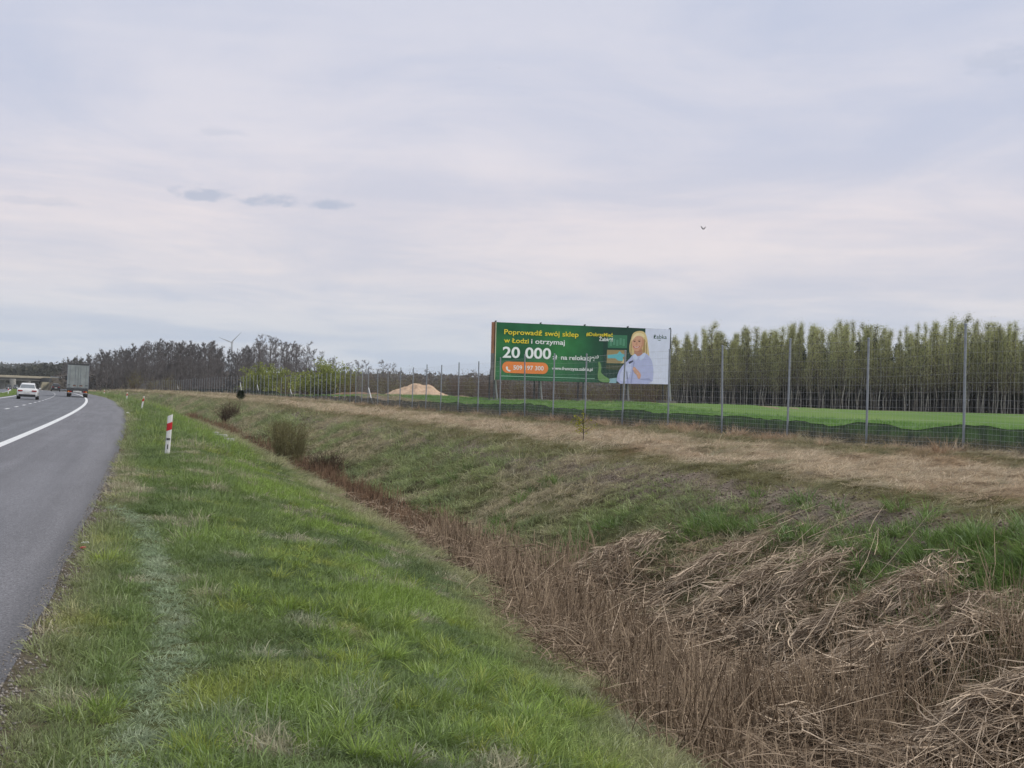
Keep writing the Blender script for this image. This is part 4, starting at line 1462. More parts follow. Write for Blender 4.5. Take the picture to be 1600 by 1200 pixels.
flat('print_arc', pz((1398, 214), (1410, 219), (1424, 219), (1432, 214), (1428, 222), (1412, 225)), ink('deep_green', (.05, .10, .085)), 5)

# frame, side boards, legs
mb = MB()
for v in (0.02, .35, .66, .985):
    mb.box(S(.5, v, .03), (BW, .08, .10))
for u in (.0, .25, .5, .75, 1.0):
    mb.box(S(u, .5, -.06), (.09, .10, BH + .16))
    mb.box(S(u, 1.0, .05) + Vector((0, 0, .06)), (.05, .05, .10))
obj('frame', mb.mesh('frame'), M_DARKSTEEL, bill)
mb = MB().box(S(0, .73, -.30) + Vector((-.06, 0, 0)), (.05, .52, BH * .54))
obj('side_board', mb.mesh('side_board'), paint('rust_board', (.42, .19, .10), .8, 0, .2, 3), bill, label='rust orange upper side board')
mb = MB().box(S(0, .23, -.30) + Vector((-.06, 0, 0)), (.05, .52, BH * .46))
obj('side_board', mb.mesh('side_board'), paint('grey_board', (.22, .20, .20), .8, 0, .2, 3), bill)
mb = MB().box(S(0, .5, .10) + Vector((-.02, 0, 0)), (.05, .06, BH))
obj('edge_strip', mb.mesh('edge_strip'), paint('cream_edge', (.55, .50, .38), .7), bill)
mb = MB()
for k in range(22):                                   # lacing along the right edge
    v = .02 + k * .0445
    mb.box(S(.9925, v, .11), (.13, .02, .03))
mb.box(S(1.0, .5, .08), (.07, .09, BH))
obj('lacing', mb.mesh('lacing'), M_DARKSTEEL, bill)
M_STRUT = paint('pale_strut', (.52, .54, .57), .5, .3)
for u in (.0, .25, .5, .75, 1.0):
    foot = S(u, 0, -.1)
    gl = ground_at(*(Matrix.Rotation(rzb, 3, 'Z') @ Vector((foot.x, foot.y, 0)) + Vector((bx_, by_, 0))).xy) - gb
    leg = obj('leg', MB().tube([S(u, .02, .0), Vector((foot.x, 0, gl - .1))], .075, 8).mesh('leg'), M_DARKSTEEL, bill)
    obj('leg', MB().tube([S(u, .02, -.9) + Vector((0, 0, .1)), Vector((foot.x, .9, gl - .1))], .06, 8).mesh('leg'), M_DARKSTEEL, bill)
    obj('strut', MB().tube([S(u, .03, .02) + Vector((.05, 0, 0)), Vector((foot.x + .45, .5, gl + .05))], .055, 8).mesh('strut'), M_STRUT, bill)
    obj('strut', MB().tube([S(u, .6, -.1), S(u, .02, -.9) + Vector((0, 0, .1))], .05, 8).mesh('strut'), M_DARKSTEEL, bill)
    obj('foot_block', MB().box((foot.x + .05, .4, gl + .04), (.9, 1.5, .22)).mesh('foot_block', bevel=.03), paint('old_concrete', (.15, .145, .135), .9), bill)

# ------------------------------------------------------------------ roadside marker posts
def marker(px, py, y, t, h, lean, label, number=None, cap=None):
    p = P3(y, t, -.02)
    rz = math.atan(-float(edge_dx(y))) * .4
    r = thing('marker_post', label, 'marker post', p, rz, 'marker posts along the road')
    r.rotation_euler = (lean[0], lean[1], rz)
    w, dp = .12, .07
    prof = [(-w / 2, -dp * .3), (-w * .25, -dp / 2), (w * .25, -dp / 2), (w / 2, -dp * .3), (w / 2, dp * .1), (0, dp / 2), (-w / 2, dp * .1)]

    def sl(x):
        return x / w * .055
    rings = [[(x, yv, z + (sl(x) if z > .2 else 0)) for x, yv in prof] for z in (-.2, h)]
    obj('body', MB().loft(rings).mesh('body', bevel=.004), M_WHITE, r)
    rings = [[(x * 1.05, yv * 1.10, z + sl(x)) for x, yv in prof] for z in (h * .635, h * .815)]
    obj('red_band', MB().loft(rings).mesh('red_band'), M_RED, r)
    if number:
        for txt, z, sz in ((number[0], h * .40, .062), (number[1], h * .185, .15)):
            cu = bpy.data.curves.new('numeral', 'FONT'); cu.body = txt; cu.size = sz; cu.align_x = 'CENTER'; cu.offset = .004; cu.extrude = .001
            to = bpy.data.objects.new('numeral_curve', cu); me = bpy.data.meshes.new_from_object(to); bpy.data.objects.remove(to)
            me.name = 'numeral'; me.materials.clear()
            o = obj('numeral', me, M_BLACK, r); o.location = (0, -dp / 2 - .004, z); o.rotation_euler = (math.pi / 2, 0, 0)
    if cap:
        obj('reflector', MB().box((.0, -dp * .62, h * .87), (.07, .012, .10)).mesh('reflector'), cap, r)
    return r


M_AMBER = paint('amber_reflector', (.62, .30, .05), .3)
y_, t_, _p = hit(261, 712)
marker(0, 0, y_, t_, 1.0, (0, .055), 'nearest white marker post with red band and number 1', ('202', '1'))
y_, t_, _p = hit(221, 640)
marker(0, 0, y_, min(t_, 1.7), .98, (.02, .16), 'tilted marker post beyond the numbered one', None, M_AMBER)
y_, t_, _p = hit(191, 626)
marker(0, 0, y_, 1.6, .98, (0, .04), 'third marker post along the bend of the verge', None, M_AMBER)
marker(0, 0, 275, 1.5, .98, (0, .0), 'fourth marker post, far along the bend', None, M_AMBER)
marker(0, 0, 350, 1.4, .98, (0, .0), 'farthest marker post, just right of the truck', None, M_AMBER)
marker(0, 0, 205, -11.9, .95, (0, .02), 'white marker post on the grass left of the white car')

# ------------------------------------------------------------------ vehicles (built facing +Y, origin on the road)
def place_on_road(o, y, t, flip=False):
    x, yw = road_xy(np.array([float(y)]), np.array([float(t)]))
    z = float(np.interp(t, [-24.6, -13.4, -10.8, 0], [0, .26, .27, 0])) + float(drop(y))
    o.location = (float(x[0]), float(yw[0]), z + .005)
    o.rotation_euler = (0, (.025 if t > -11 else -.023), math.atan(-float(edge_dx(y))) + (math.pi if flip else 0))


def lane_t(y, px):
    """offset across the road at which a vehicle y metres on is seen at that picture column"""
    tt = np.linspace(-24, 0, 400)
    X, Yw = road_xy(np.full_like(tt, float(y)), tt)
    col = 800 + F * X / Yw - 7.0 * math.tan(ROLL)
    return float(np.interp(px, col, tt))


def wheel(parent, x, y, r, w, dual=False):
    n = 20
    ring = lambda xx, rr: [(xx, y + rr * math.cos(2 * math.pi * k / n), r + rr * math.sin(2 * math.pi * k / n)) for k in range(n)]
    ty = obj('wheel', MB().loft([ring(x - w / 2, r * .9), ring(x - w / 2 + .02, r), ring(x + w / 2 - .02, r), ring(x + w / 2, r * .9)]).mesh('wheel'), M_TYRE, parent)
    s = 1 if x > 0 else -1
    obj('rim', MB().loft([ring(x + s * (w / 2 - .03), r * .66), ring(x + s * (w / 2 + .004), r * .6), ring(x + s * (w / 2 + .006), r * .2)]).mesh('rim'), M_RIM, ty)
    return ty


def car(label, cat, body_mat, kind, name='car'):
    """sedan or tall car, lofted body with cabin, glass, lamps and wheels"""
    r = thing(name, label, cat)
    if kind == 'sedan':
        L, Wd, belt, roof, wr = 4.65, .91, .90, 1.46, .33
        cab = [(-1.95, .88, .76, .92), (-1.25, 1.36, .62, .92), (-.75, 1.455, .60, .91), (.35, 1.45, .61, .91), (1.20, .93, .74, .90)]
        lower = [(-L / 2, .42, .76, .78), (-L / 2 + .06, .30, .84, .92), (-L / 2 + .5, .24, .90, .985), (-1.3, .22, .915, .95), (0, .22, .915, .92), (1.3, .22, .905, .90), (2.0, .25, .86, .80), (L / 2 - .08, .30, .76, .68), (L / 2, .40, .66, .58)]
    else:
        L, Wd, belt, roof, wr = 4.55, .93, 1.02, 1.68, .36
        cab = [(-2.12, 1.02, .80, 1.02), (-1.80, 1.55, .66, 1.02), (-1.2, 1.675, .64, 1.01), (.35, 1.66, .64, 1.01), (1.15, 1.04, .76, 1.0)]
        lower = [(-L / 2, .50, .78, .92), (-L / 2 + .05, .36, .88, 1.03), (-1.9, .30, .92, 1.05), (-1.3, .28, .935, 1.05), (0, .28, .935, 1.03), (1.2, .28, .92, 1.02), (2.0, .32, .88, .92), (L / 2 - .07, .38, .80, .80), (L / 2, .46, .70, .66)]

    def sec(y, z0, hw, z1):
        zm = z0 + (z1 - z0) * .62
        return [(-hw * .90, y, z0), (-hw * .985, y, z0 + .10), (-hw, y, zm), (-hw * .95, y, z1 - .04), (-hw * .86, y, z1), (0, y, z1 + .015), (hw * .86, y, z1), (hw * .95, y, z1 - .04), (hw, y, zm), (hw * .985, y, z0 + .10), (hw * .90, y, z0)]
    body = obj('body', MB().loft([sec(y, z0, hw, z1) for y, z0, hw, z1 in lower]).mesh('body', smooth=False, bevel=0), body_mat, r)

    def csec(y, z, hw, zb):
        return [(-hw, y, zb - .06), (-hw * (1 if z < zb + .1 else .99), y, (z + zb) / 2), (-hw * .96, y, z - .05 if z > zb + .2 else z), (-hw * .8, y, z), (hw * .8, y, z), (hw * .96, y, z - .05 if z > zb + .2 else z), (hw * (1 if z < zb + .1 else .99), y, (z + zb) / 2), (hw, y, zb - .06)]
    obj('roof', MB().loft([csec(*c_) for c_ in cab]).mesh('roof'), body_mat, r)
    # rear window and windscreen as panes just proud of the cabin
    (ya, za, ha, zb), (yb, zc, hb, _) = cab[0], cab[1]

    def pane(y0, z0, h0, y1, z1, h1, off, nm):
        q = [(-h0 * .86, y0, z0), (h0 * .86, y0, z0), (h1 * .86, y1, z1), (-h1 * .86, y1, z1)]
        nrm = Vector((0, z1 - z0, -(y1 - y0))).normalized() * off
        if off < 0:
            nrm = -Vector((0, -(z1 - z0), (y1 - y0))).normalized() * -off
        mb_ = MB().poly([Vector(p) + nrm for p in q], nrm * .3)
        return obj(nm, mb_.mesh(nm), M_GLASS, r)
    e = Vector((0, -(zc - za), (yb - ya))).normalized()
    q = lambda f: (ya + (yb - ya) * f, za + (zc - za) * f, ha + (hb - ha) * f)
    A, B = q(.12), q(.90)
    mbp = MB().poly([Vector((sx * hh * .88, yy, zz)) + e * .012 for yy, zz, hh, sx in ((A[0], A[1], A[2], -1), (A[0], A[1], A[2], 1), (B[0], B[1], B[2], 1), (B[0], B[1], B[2], -1))], e * .006)
    obj('rear_window', mbp.mesh('rear_window'), M_GLASS if kind != 'sedan' else paint('reflecting_glass', (.16, .18, .20), .1, 0, .1, 2, .8), r)  # sedan pane: paler base colour stands in for reflected sky
    (ya2, za2, ha2, _), (yb2, zc2, hb2, _) = cab[-2], cab[-1]
    e2 = Vector((0, (za2 - zc2), (yb2 - ya2))).normalized()
    q2 = lambda f: (ya2 + (yb2 - ya2) * f, za2 + (zc2 - za2) * f, ha2 + (hb2 - ha2) * f)
    A, B = q2(.10), q2(.88)
    mbp = MB().poly([Vector((sx * hh * .88, yy, zz)) + e2 * .012 for yy, zz, hh, sx in ((A[0], A[1], A[2], -1), (A[0], A[1], A[2], 1), (B[0], B[1], B[2], 1), (B[0], B[1], B[2], -1))], e2 * .006)
    obj('windscreen', mbp.mesh('windscreen'), M_GLASS, r)
    for s in (-1, 1):
        for y0, y1 in ((cab[1][0] + .05, -.15), (-.05, cab[3][0] + .25)):
            zt = roof - .10
            mbp = MB().poly([(s * .70, y0, belt + .06), (s * .70, y1, belt + .06), (s * .615, y1 - (.12 if y1 > 0 else 0), zt), (s * .615, y0 + .05, zt)], (s * .035, 0, 0))
            obj('side_window', mbp.mesh('side_window'), M_GLASS, r)
        tz = .76 if kind == 'sedan' else .92
        obj('tail_lamp', MB().box((s * .60, -L / 2 + .015, tz), (.42, .12, .12)).mesh('tail_lamp', bevel=.02), M_TAIL, r)
        obj('headlamp', MB().box((s * .55, L / 2 - .06, .66), (.34, .12, .12)).mesh('headlamp', bevel=.02), paint('lamp_glass', (.75, .76, .78), .15), r)
        obj('mirror', MB().box((s * (Wd + .08), .75, belt + .10), (.16, .10, .12)).mesh('mirror', bevel=.02), body_mat, r)
        for yy in (-1.42, 1.40):
            wheel(r, s * (Wd - .10), yy, wr, .22)
    obj('rear_bumper', MB().box((0, -L / 2 + .02, .36), (1.45, .16, .20)).mesh('rear_bumper', bevel=.03), paint('bumper_black', (.03, .03, .032), .6), r)
    obj('number_plate', MB().box((0, -L / 2 - .018, .62 if kind == 'sedan' else .74), (.52, .02, .11)).mesh('number_plate'), M_PLATE, r)
    return r


M_CARWHITE = paint('white_car_paint', (.70, .71, .72), .25, 0, .04, 2, .5)
M_CARBLACK = paint('dark_car_paint', (.02, .022, .026), .25, 0, .1, 2, .5)
M_CARGREY = paint('grey_car_paint', (.06, .065, .075), .25, 0, .1, 2, .5)
c1 = car('white sedan driving away in the left lane', 'car', M_CARWHITE, 'sedan'); place_on_road(c1, 152, lane_t(149, 42))
c2 = car('dark car driving away ahead of the truck', 'car', M_CARBLACK, 'suv'); place_on_road(c2, 352, lane_t(352, 87))
c3 = car('left one of two dark oncoming cars near the overpass', 'car', M_CARBLACK, 'suv'); place_on_road(c3, 560, lane_t(560, 14), True)
c4 = car('right one of two dark oncoming cars near the overpass', 'car', M_CARGREY, 'suv'); place_on_road(c4, 590, lane_t(590, 25), True)

# semi-trailer truck
tr_ = thing('truck', 'semi-trailer truck with pale grey rear doors in the right lane', 'truck')
M_TARP = paint('trailer_side', (.30, .32, .33), .6, 0, .15, 1.5)
M_DOOR = paint('trailer_door', (.27, .30, .295), .5, 0, .12, 1.2, dirt=((.22, .22, .20), .7))
TW, TH, TZ = 2.55, 4.0, 1.05
obj('box_body', MB().box((0, 7.0, (TZ + TH) / 2), (TW - .02, 13.4, TH - TZ)).mesh('box_body', bevel=.02), M_TARP, tr_)
obj('roof_rail', MB().box((0, .33, TH - .02), (TW + .02, .12, .16)).mesh('roof_rail'), M_DARKSTEEL, tr_)
for s in (-1, 1):
    d_ = obj('door', MB().box((s * TW / 4, .26, (TZ + .08 + TH - .12) / 2), (TW / 2 - .05, .06, TH - TZ - .22)).mesh('door', bevel=.012), M_DOOR, tr_)
    for xx in (.30, .95):
        obj('lock_bar', MB().tube([(s * xx, .21, TZ + .12), (s * xx, .21, TH - .16)], .016, 8).mesh('lock_bar'), M_STEEL, d_)
        obj('handle', MB().box((s * (xx + .08), .205, TZ + .42), (.26, .03, .05)).mesh('handle'), M_DARKSTEEL, d_)
    for zz in (1.5, 2.3, 3.1, 3.7):
        obj('hinge', MB().box((s * (TW / 2 - .06), .22, zz), (.16, .04, .06)).mesh('hinge'), M_STEEL, d_)
    obj('lettering', MB().box((s * .38, .226, TZ + .35), (.36, .006, .16)).mesh('lettering'), paint('rusty_print', (.30, .17, .12), .7, 0, .4, 9), d_)
    obj('corner_post', MB().box((s * (TW / 2 - .015), .27, (TZ + TH) / 2), (.05, .10, TH - TZ)).mesh('corner_post'), M_STEEL, tr_)
    lamp = obj('tail_lamp', MB().box((s * .93, .20, .66), (.48, .08, .17)).mesh('tail_lamp', bevel=.01), M_TAIL, tr_)
    obj('amber_lens', MB().box((s * 1.04, .152, .66), (.18, .02, .13)).mesh('amber_lens'), paint('amber_lens', (.75, .28, .04), .3), lamp)
    obj('mud_flap', MB().box((s * .95, .75, .42), (.56, .02, .58)).mesh('mud_flap'), M_TYRE, tr_)
    for yy in (2.2, 3.5, 4.8):
        wheel(tr_, s * 1.02, yy, .50, .42)
    for yy in (12.2, 15.6):
        wheel(tr_, s * 1.02, yy, .50, .40)
obj('chassis', MB().box((0, 6.8, .88), (1.1, 12.6, .28)).mesh('chassis'), M_DARKSTEEL, tr_)
obj('rear_sill', MB().box((0, .30, .94), (TW, .18, .22)).mesh('rear_sill'), M_DARKSTEEL, tr_)
obj('underrun_bar', MB().box((0, .34, .52), (2.35, .10, .14)).mesh('underrun_bar'), paint('bar_white', (.55, .55, .55), .5), tr_)
obj('number_plate', MB().box((0, .16, .70), (.52, .02, .12)).mesh('number_plate'), M_PLATE, tr_)
obj('plate_holder', MB().box((0, .19, .68), (1.0, .03, .22)).mesh('plate_holder'), paint('bar_white', (.55, .55, .55), .5), tr_)
cabm = paint('cab_paint', (.25, .27, .30), .35)
obj('cab', MB().loft([[(-1.22, 14.1, .7), (1.22, 14.1, .7), (1.22, 14.1, 3.6), (-1.22, 14.1, 3.6)], [(-1.22, 15.6, .7), (1.22, 15.6, .7), (1.18, 15.6, 3.7), (-1.18, 15.6, 3.7)], [(-1.2, 16.4, .5), (1.2, 16.4, .5), (1.1, 16.0, 2.9), (-1.1, 16.0, 2.9)]]).mesh('cab', bevel=.04), cabm, tr_)
for s in (-1, 1):
    obj('mirror', MB().box((s * 1.42, 16.0, 2.3), (.22, .12, .55)).mesh('mirror', bevel=.02), M_DARKSTEEL, tr_)
place_on_road(tr_, 203, lane_t(203, 121))

# ------------------------------------------------------------------ overpass, its embankment and guard rail
M_FASCIA = paint('pale_fascia', (.34, .31, .24), .8, 0, .1, .4)
M_GIRD = paint('girder_concrete', (.15, .15, .14), .85, 0, .15, .3)
A0, A1, A2 = at_depth(-170, 579.0, 590), at_depth(66, 587.4, 645), at_depth(112, 590.0, 660)
ovp = thing('overpass', 'concrete road overpass crossing the motorway at the far left', 'bridge', (A1.x, A1.y, ground_at(A1.x, A1.y)))
oi = -Vector(ovp.location)


def beam(a, b, w, h, dz):
    """box along a-b, w across, h high, its top dz under the line"""
    d = (b - a); side = Vector((d.y, -d.x, 0)).normalized()
    rings = []
    for p in (a, b):
        rings.append([p + side * s + Vector((0, 0, z)) for s, z in ((w / 2, -dz), (-w / 2, -dz), (-w / 2, -dz - h), (w / 2, -dz - h))])
    return MB().loft(rings)


a0, a1, a2 = A0 + oi, A1 + oi, A2 + oi
dv = (a1 - a0).normalized(); sv = Vector((dv.y, -dv.x, 0)).normalized()
if sv.y > 0:
    sv = -sv
obj('deck', beam(a0 - sv * 5, a1 - sv * 5, 11.0, .55, .45).mesh('deck'), M_FASCIA, ovp)
obj('girder', beam(a0 - sv * 5, a1 - sv * 5, 9.6, 1.05, 1.0).mesh('girder'), M_GIRD, ovp)
obj('parapet', beam(a0 + sv * .4, a2 + sv * .4, .35, .95, .0).mesh('parapet'), M_FASCIA, ovp)
obj('bearing_end', MB().box((a1.x, a1.y, a1.z - 1.6), (1.6, 9.0, 1.5), math.atan2(dv.y, dv.x)).mesh('bearing_end'), M_DARKSTEEL, ovp)
for px, dd, w in ((24, 630, 2.4), (45, 640, 3.4), (-60, 612, 2.4)):
    p = at_depth(px, 596, dd) + oi
    for k in range(2):
        q = p - sv * (1.5 + k * 6)
        obj('pillar', MB().loft([[(q.x + w / 2 * math.cos(a), q.y + .6 * math.sin(a), z) for a in np.linspace(0, 2 * math.pi, 12, endpoint=False)] for z in (-1.5, a1.z - 1.4)]).mesh('pillar'), M_CONC, ovp)
# paved abutment cone
top = a1.z - .6
w0 = at_depth(62, 605, 645) + oi; w1 = at_depth(94, 591, 655) + oi
mb = MB().loft([[(w0.x, w0.y, -1.2), (w0.x + .5, w0.y - 2.5, -1.2), (w0.x + 1.5, w0.y + 12, -1.2), (w0.x + 1, w0.y + 12, -1.2)],
                [(w0.x, w0.y, top), (w0.x + 2, w0.y - 2.2, top), (w1.x, w1.y + 12, top), (w1.x - 1, w1.y + 12, top)],
                ])
obj('abutment_wall', MB().poly([(w0.x, w0.y, -1.2), (w0.x, w0.y, top), (w1.x + .6, w1.y, top), (w1.x - .6, w1.y, top - .5), (w0.x + 2.2, w0.y, -1.2)], (0, 9, 0)).mesh('abutment_wall'), paint('sunlit_slab', (.42, .39, .29), .85, 0, .08, .5), ovp)  # sunlight on the slab face is put into its pale tan colour
# earth embankment carrying the side road to the right
e0, e1, e2, e3 = A1 + Vector((3, 1, 0)), at_depth(150, 590.5, 668), at_depth(215, 593, 690), at_depth(330, 601, 740)
rings = []
for p in (e0, e1, e2, e3):
    gzv = ground_at(p.x, p.y) - .5
    hgt = p.z - .9 - gzv
    k = 1.7 * max(hgt, .2)
    rings.append([(p.x + .2 * k, p.y - k - 1, gzv), (p.x, p.y - .6, p.z - .9), (p.x - .5, p.y + 10, p.z - .9), (p.x - .5, p.y + 10 + k, gzv)])
obj('embankment', MB().loft(rings).mesh('embankment'), paint('brown_bank', (.085, .072, .055), .95, 0, .35, .25, .1), kind='structure')
gr = thing('guard_rail', 'pale steel guard rail along the embankment right of the truck', 'guard rail', e0 + Vector((0, 0, -.9)))
pts = [e0, e1, e2]
for a, b in zip(pts[:-1], pts[1:]):
    q0, q1 = a - pts[0] + Vector((0, 0, .75)), b - pts[0] + Vector((0, 0, .75))
    obj('rail', beam(q0, q1, .1, .34, 0).mesh('rail'), M_STEEL, gr)
    for k in range(9):
        q = q0.lerp(q1, k / 9)
        obj('rail_post', MB().box((q.x, q.y + .1, q.z - .4), (.1, .1, .8)).mesh('rail_post'), M_STEEL, gr)
gr2 = thing('guard_rail', 'roadside steel guard rail between the dark car and the truck', 'guard rail', P3(330, .9))
pts = [P3(y, .9) - P3(330, .9) for y in range(330, 640, 10)]
for k in range(0, len(pts) - 1, 3):
    seg = pts[k:k + 4]
    if len(seg) < 2:
        continue
    mb = MB().loft([[(p.x, p.y, p.z + .42), (p.x - .06, p.y, p.z + .50), (p.x, p.y, p.z + .58), (p.x - .06, p.y, p.z + .66), (p.x, p.y, p.z + .74), (p.x + .03, p.y, p.z + .58)] for p in seg])
    obj('rail', mb.mesh('rail'), M_STEEL, gr2)
    for p in seg[:3]:
        obj('rail_post', MB().box((p.x + .08, p.y, p.z + .32), (.08, .08, .9)).mesh('rail_post'), M_STEEL, gr2)

# ------------------------------------------------------------------ wind turbine, birds
D_T = 2900.0
hub = at_depth(362, 535, D_T)
wt = thing('wind_turbine', 'distant white wind turbine rising behind the bare trees', 'wind turbine', (hub.x, hub.y, -5))
M_TURB = paint('turbine_white', (.30, .32, .35), .5)
hz = hub.z + 5
obj('tower', MB().tube([(0, 3, 0), (0, 3, hz - 1)], [2.6, 1.5], 14).mesh('tower', smooth=True), M_TURB, wt)
obj('nacelle', MB().box((0, 3.5, hz), (3.2, 9, 3.2)).mesh('nacelle', bevel=.5), M_TURB, wt)
obj('hub', MB().tube([(0, -1.2, hz), (0, -2.4, hz), (0, -3.6, hz)], [1.7, 1.5, .4], 12).mesh('hub'), M_TURB, wt)
for ang in (160, 47, 276):
    a = math.radians(ang)
    d = Vector((math.cos(a), 0, math.sin(a))); sdv = Vector((-d.z, 0, d.x))
    rings = []
    for f, c_, th_ in ((0, 1.2, .9), (.12, 2.0, .6), (.3, 1.7, .4), (.7, 1.0, .22), (1, .35, .08)):
        p = Vector((0, -2.2, hz)) + d * (1.2 + 23 * f)
        rings.append([p + sdv * c_ * .5, p + Vector((0, -th_, 0)), p - sdv * c_ * .5, p + Vector((0, th_, 0))])
    obj('blade', MB().loft(rings).mesh('blade'), M_TURB, wt)


def bird(px, py, d, span, label):
    p = at_depth(px, py, d)
    r = thing('bird', label, 'bird', p, .5)
    mt = paint('bird_feathers', (.02, .02, .022), .8)
    L_ = span * .42
    body = [(-.5, .02), (-.38, .09), (-.1, .14), (.2, .12), (.36, .085), (.46, .06), (.55, .012)]
    mb = MB().tube([(0, L_ * k, 0) for k, _ in body], [L_ * w * .9 for _, w in body], 8)
    obj('body', mb.mesh('body', smooth=True), mt, r)
    obj('tail', MB().poly([(-.02 * span, -L_ * .45, 0), (.02 * span, -L_ * .45, 0), (.07 * span, -L_ * .85, 0), (-.07 * span, -L_ * .85, 0)], (0, 0, .006)).mesh('tail'), mt, r)
    for s in (-1, 1):
        w = [(s * .03 * span, .10 * span, 0), (s * .22 * span, .13 * span, .16 * span), (s * .42 * span, .02 * span, .36 * span), (s * .36 * span, -.07 * span, .30 * span), (s * .2 * span, -.08 * span, .14 * span), (s * .03 * span, -.10 * span, 0)]
        obj('wing', MB().poly(w, (0, .0, .012)).mesh('wing'), mt, r)
    return r


bird(1099, 358, 75, .34, 'dark bird flying above the billboard on raised wings')
bird(780, 107, 160, .22, 'tiny dark bird speck high in the sky')

# ------------------------------------------------------------------ sand heap, small things on the berm
hp = at_depth(652, 621, 178)
hz0 = ground_at(hp.x, hp.y)
zt = at_depth(652, 597, 178).z - hz0
g = np.random.default_rng(9)
nr, na = 26, 72
V = []
for i in range(nr):
    f = i / (nr - 1)
    for k in range(na):
        a = 2 * math.pi * k / na
        rx = 3.75 * (1 + .10 * math.sin(2 * a + 1) + .06 * math.sin(5 * a)); ry = 2.6
        x, y = rx * f * math.cos(a), ry * f * math.sin(a)
        prof = max(0, 1 - f) ** .95 * 1.02
        z = zt * min(prof, .96) + zt * .18 * math.exp(-((x - 1.5) ** 2 + y * y) / .5) * (1 - f)
        z += (float(fbm(x * 1.3 + 9, y * 1.3, 151)) - .5) * .60 * (1 - f ** 3) + (float(fbm(x * 5, y * 5, 153)) - .5) * .22
        V.append((x, y, z - .06))
ii = np.arange(nr - 1)[:, None] * na + np.arange(na)[None, :]
i2 = np.arange(nr - 1)[:, None] * na + (np.arange(na)[None, :] + 1) % na
obj('sand_heap', new_mesh('sand_heap', np.array(V), quads=np.stack([ii, i2, i2 + na, ii + na], -1).reshape(-1, 4), smooth=True), paint('sand', (.47, .34, .24), .95, 0, .18, 2.2, .1, .5),
    label='heap of pale tan sand behind the fence left of the billboard', category='sand heap').location = (hp.x, hp.y, hz0)
for px, py, d, w, h, lb in ((560, 617, 200, 9, .55, 'long low brown soil mound left of the sand heap'), (720, 619, 172, 4, .35, 'low brown soil mound right of the sand heap')):
    q = at_depth(px, py, d); z0 = ground_at(q.x, q.y)
    V = []
    for i in range(14):
        f = i / 13
        for k in range(40):
            a = 2 * math.pi * k / 40
            x, y = w / 2 * f * math.cos(a), 1.6 * f * math.sin(a)
            V.append((x, y, h * (1 - f * f) * (.6 + .8 * float(fbm(x * .9 + px, y, 157))) - .08 * f))
    ii = np.arange(13)[:, None] * 40 + np.arange(40)[None, :]; i2 = np.arange(13)[:, None] * 40 + (np.arange(40)[None, :] + 1) % 40
    obj('soil_mound', new_mesh('soil_mound', np.array(V), quads=np.stack([ii, i2, i2 + 40, ii + 40], -1).reshape(-1, 4), smooth=True), paint('brown_soil', (.19, .125, .085), .95, 0, .25, 2, .1),
        label=lb, category='soil mound').location = (q.x, q.y, z0)

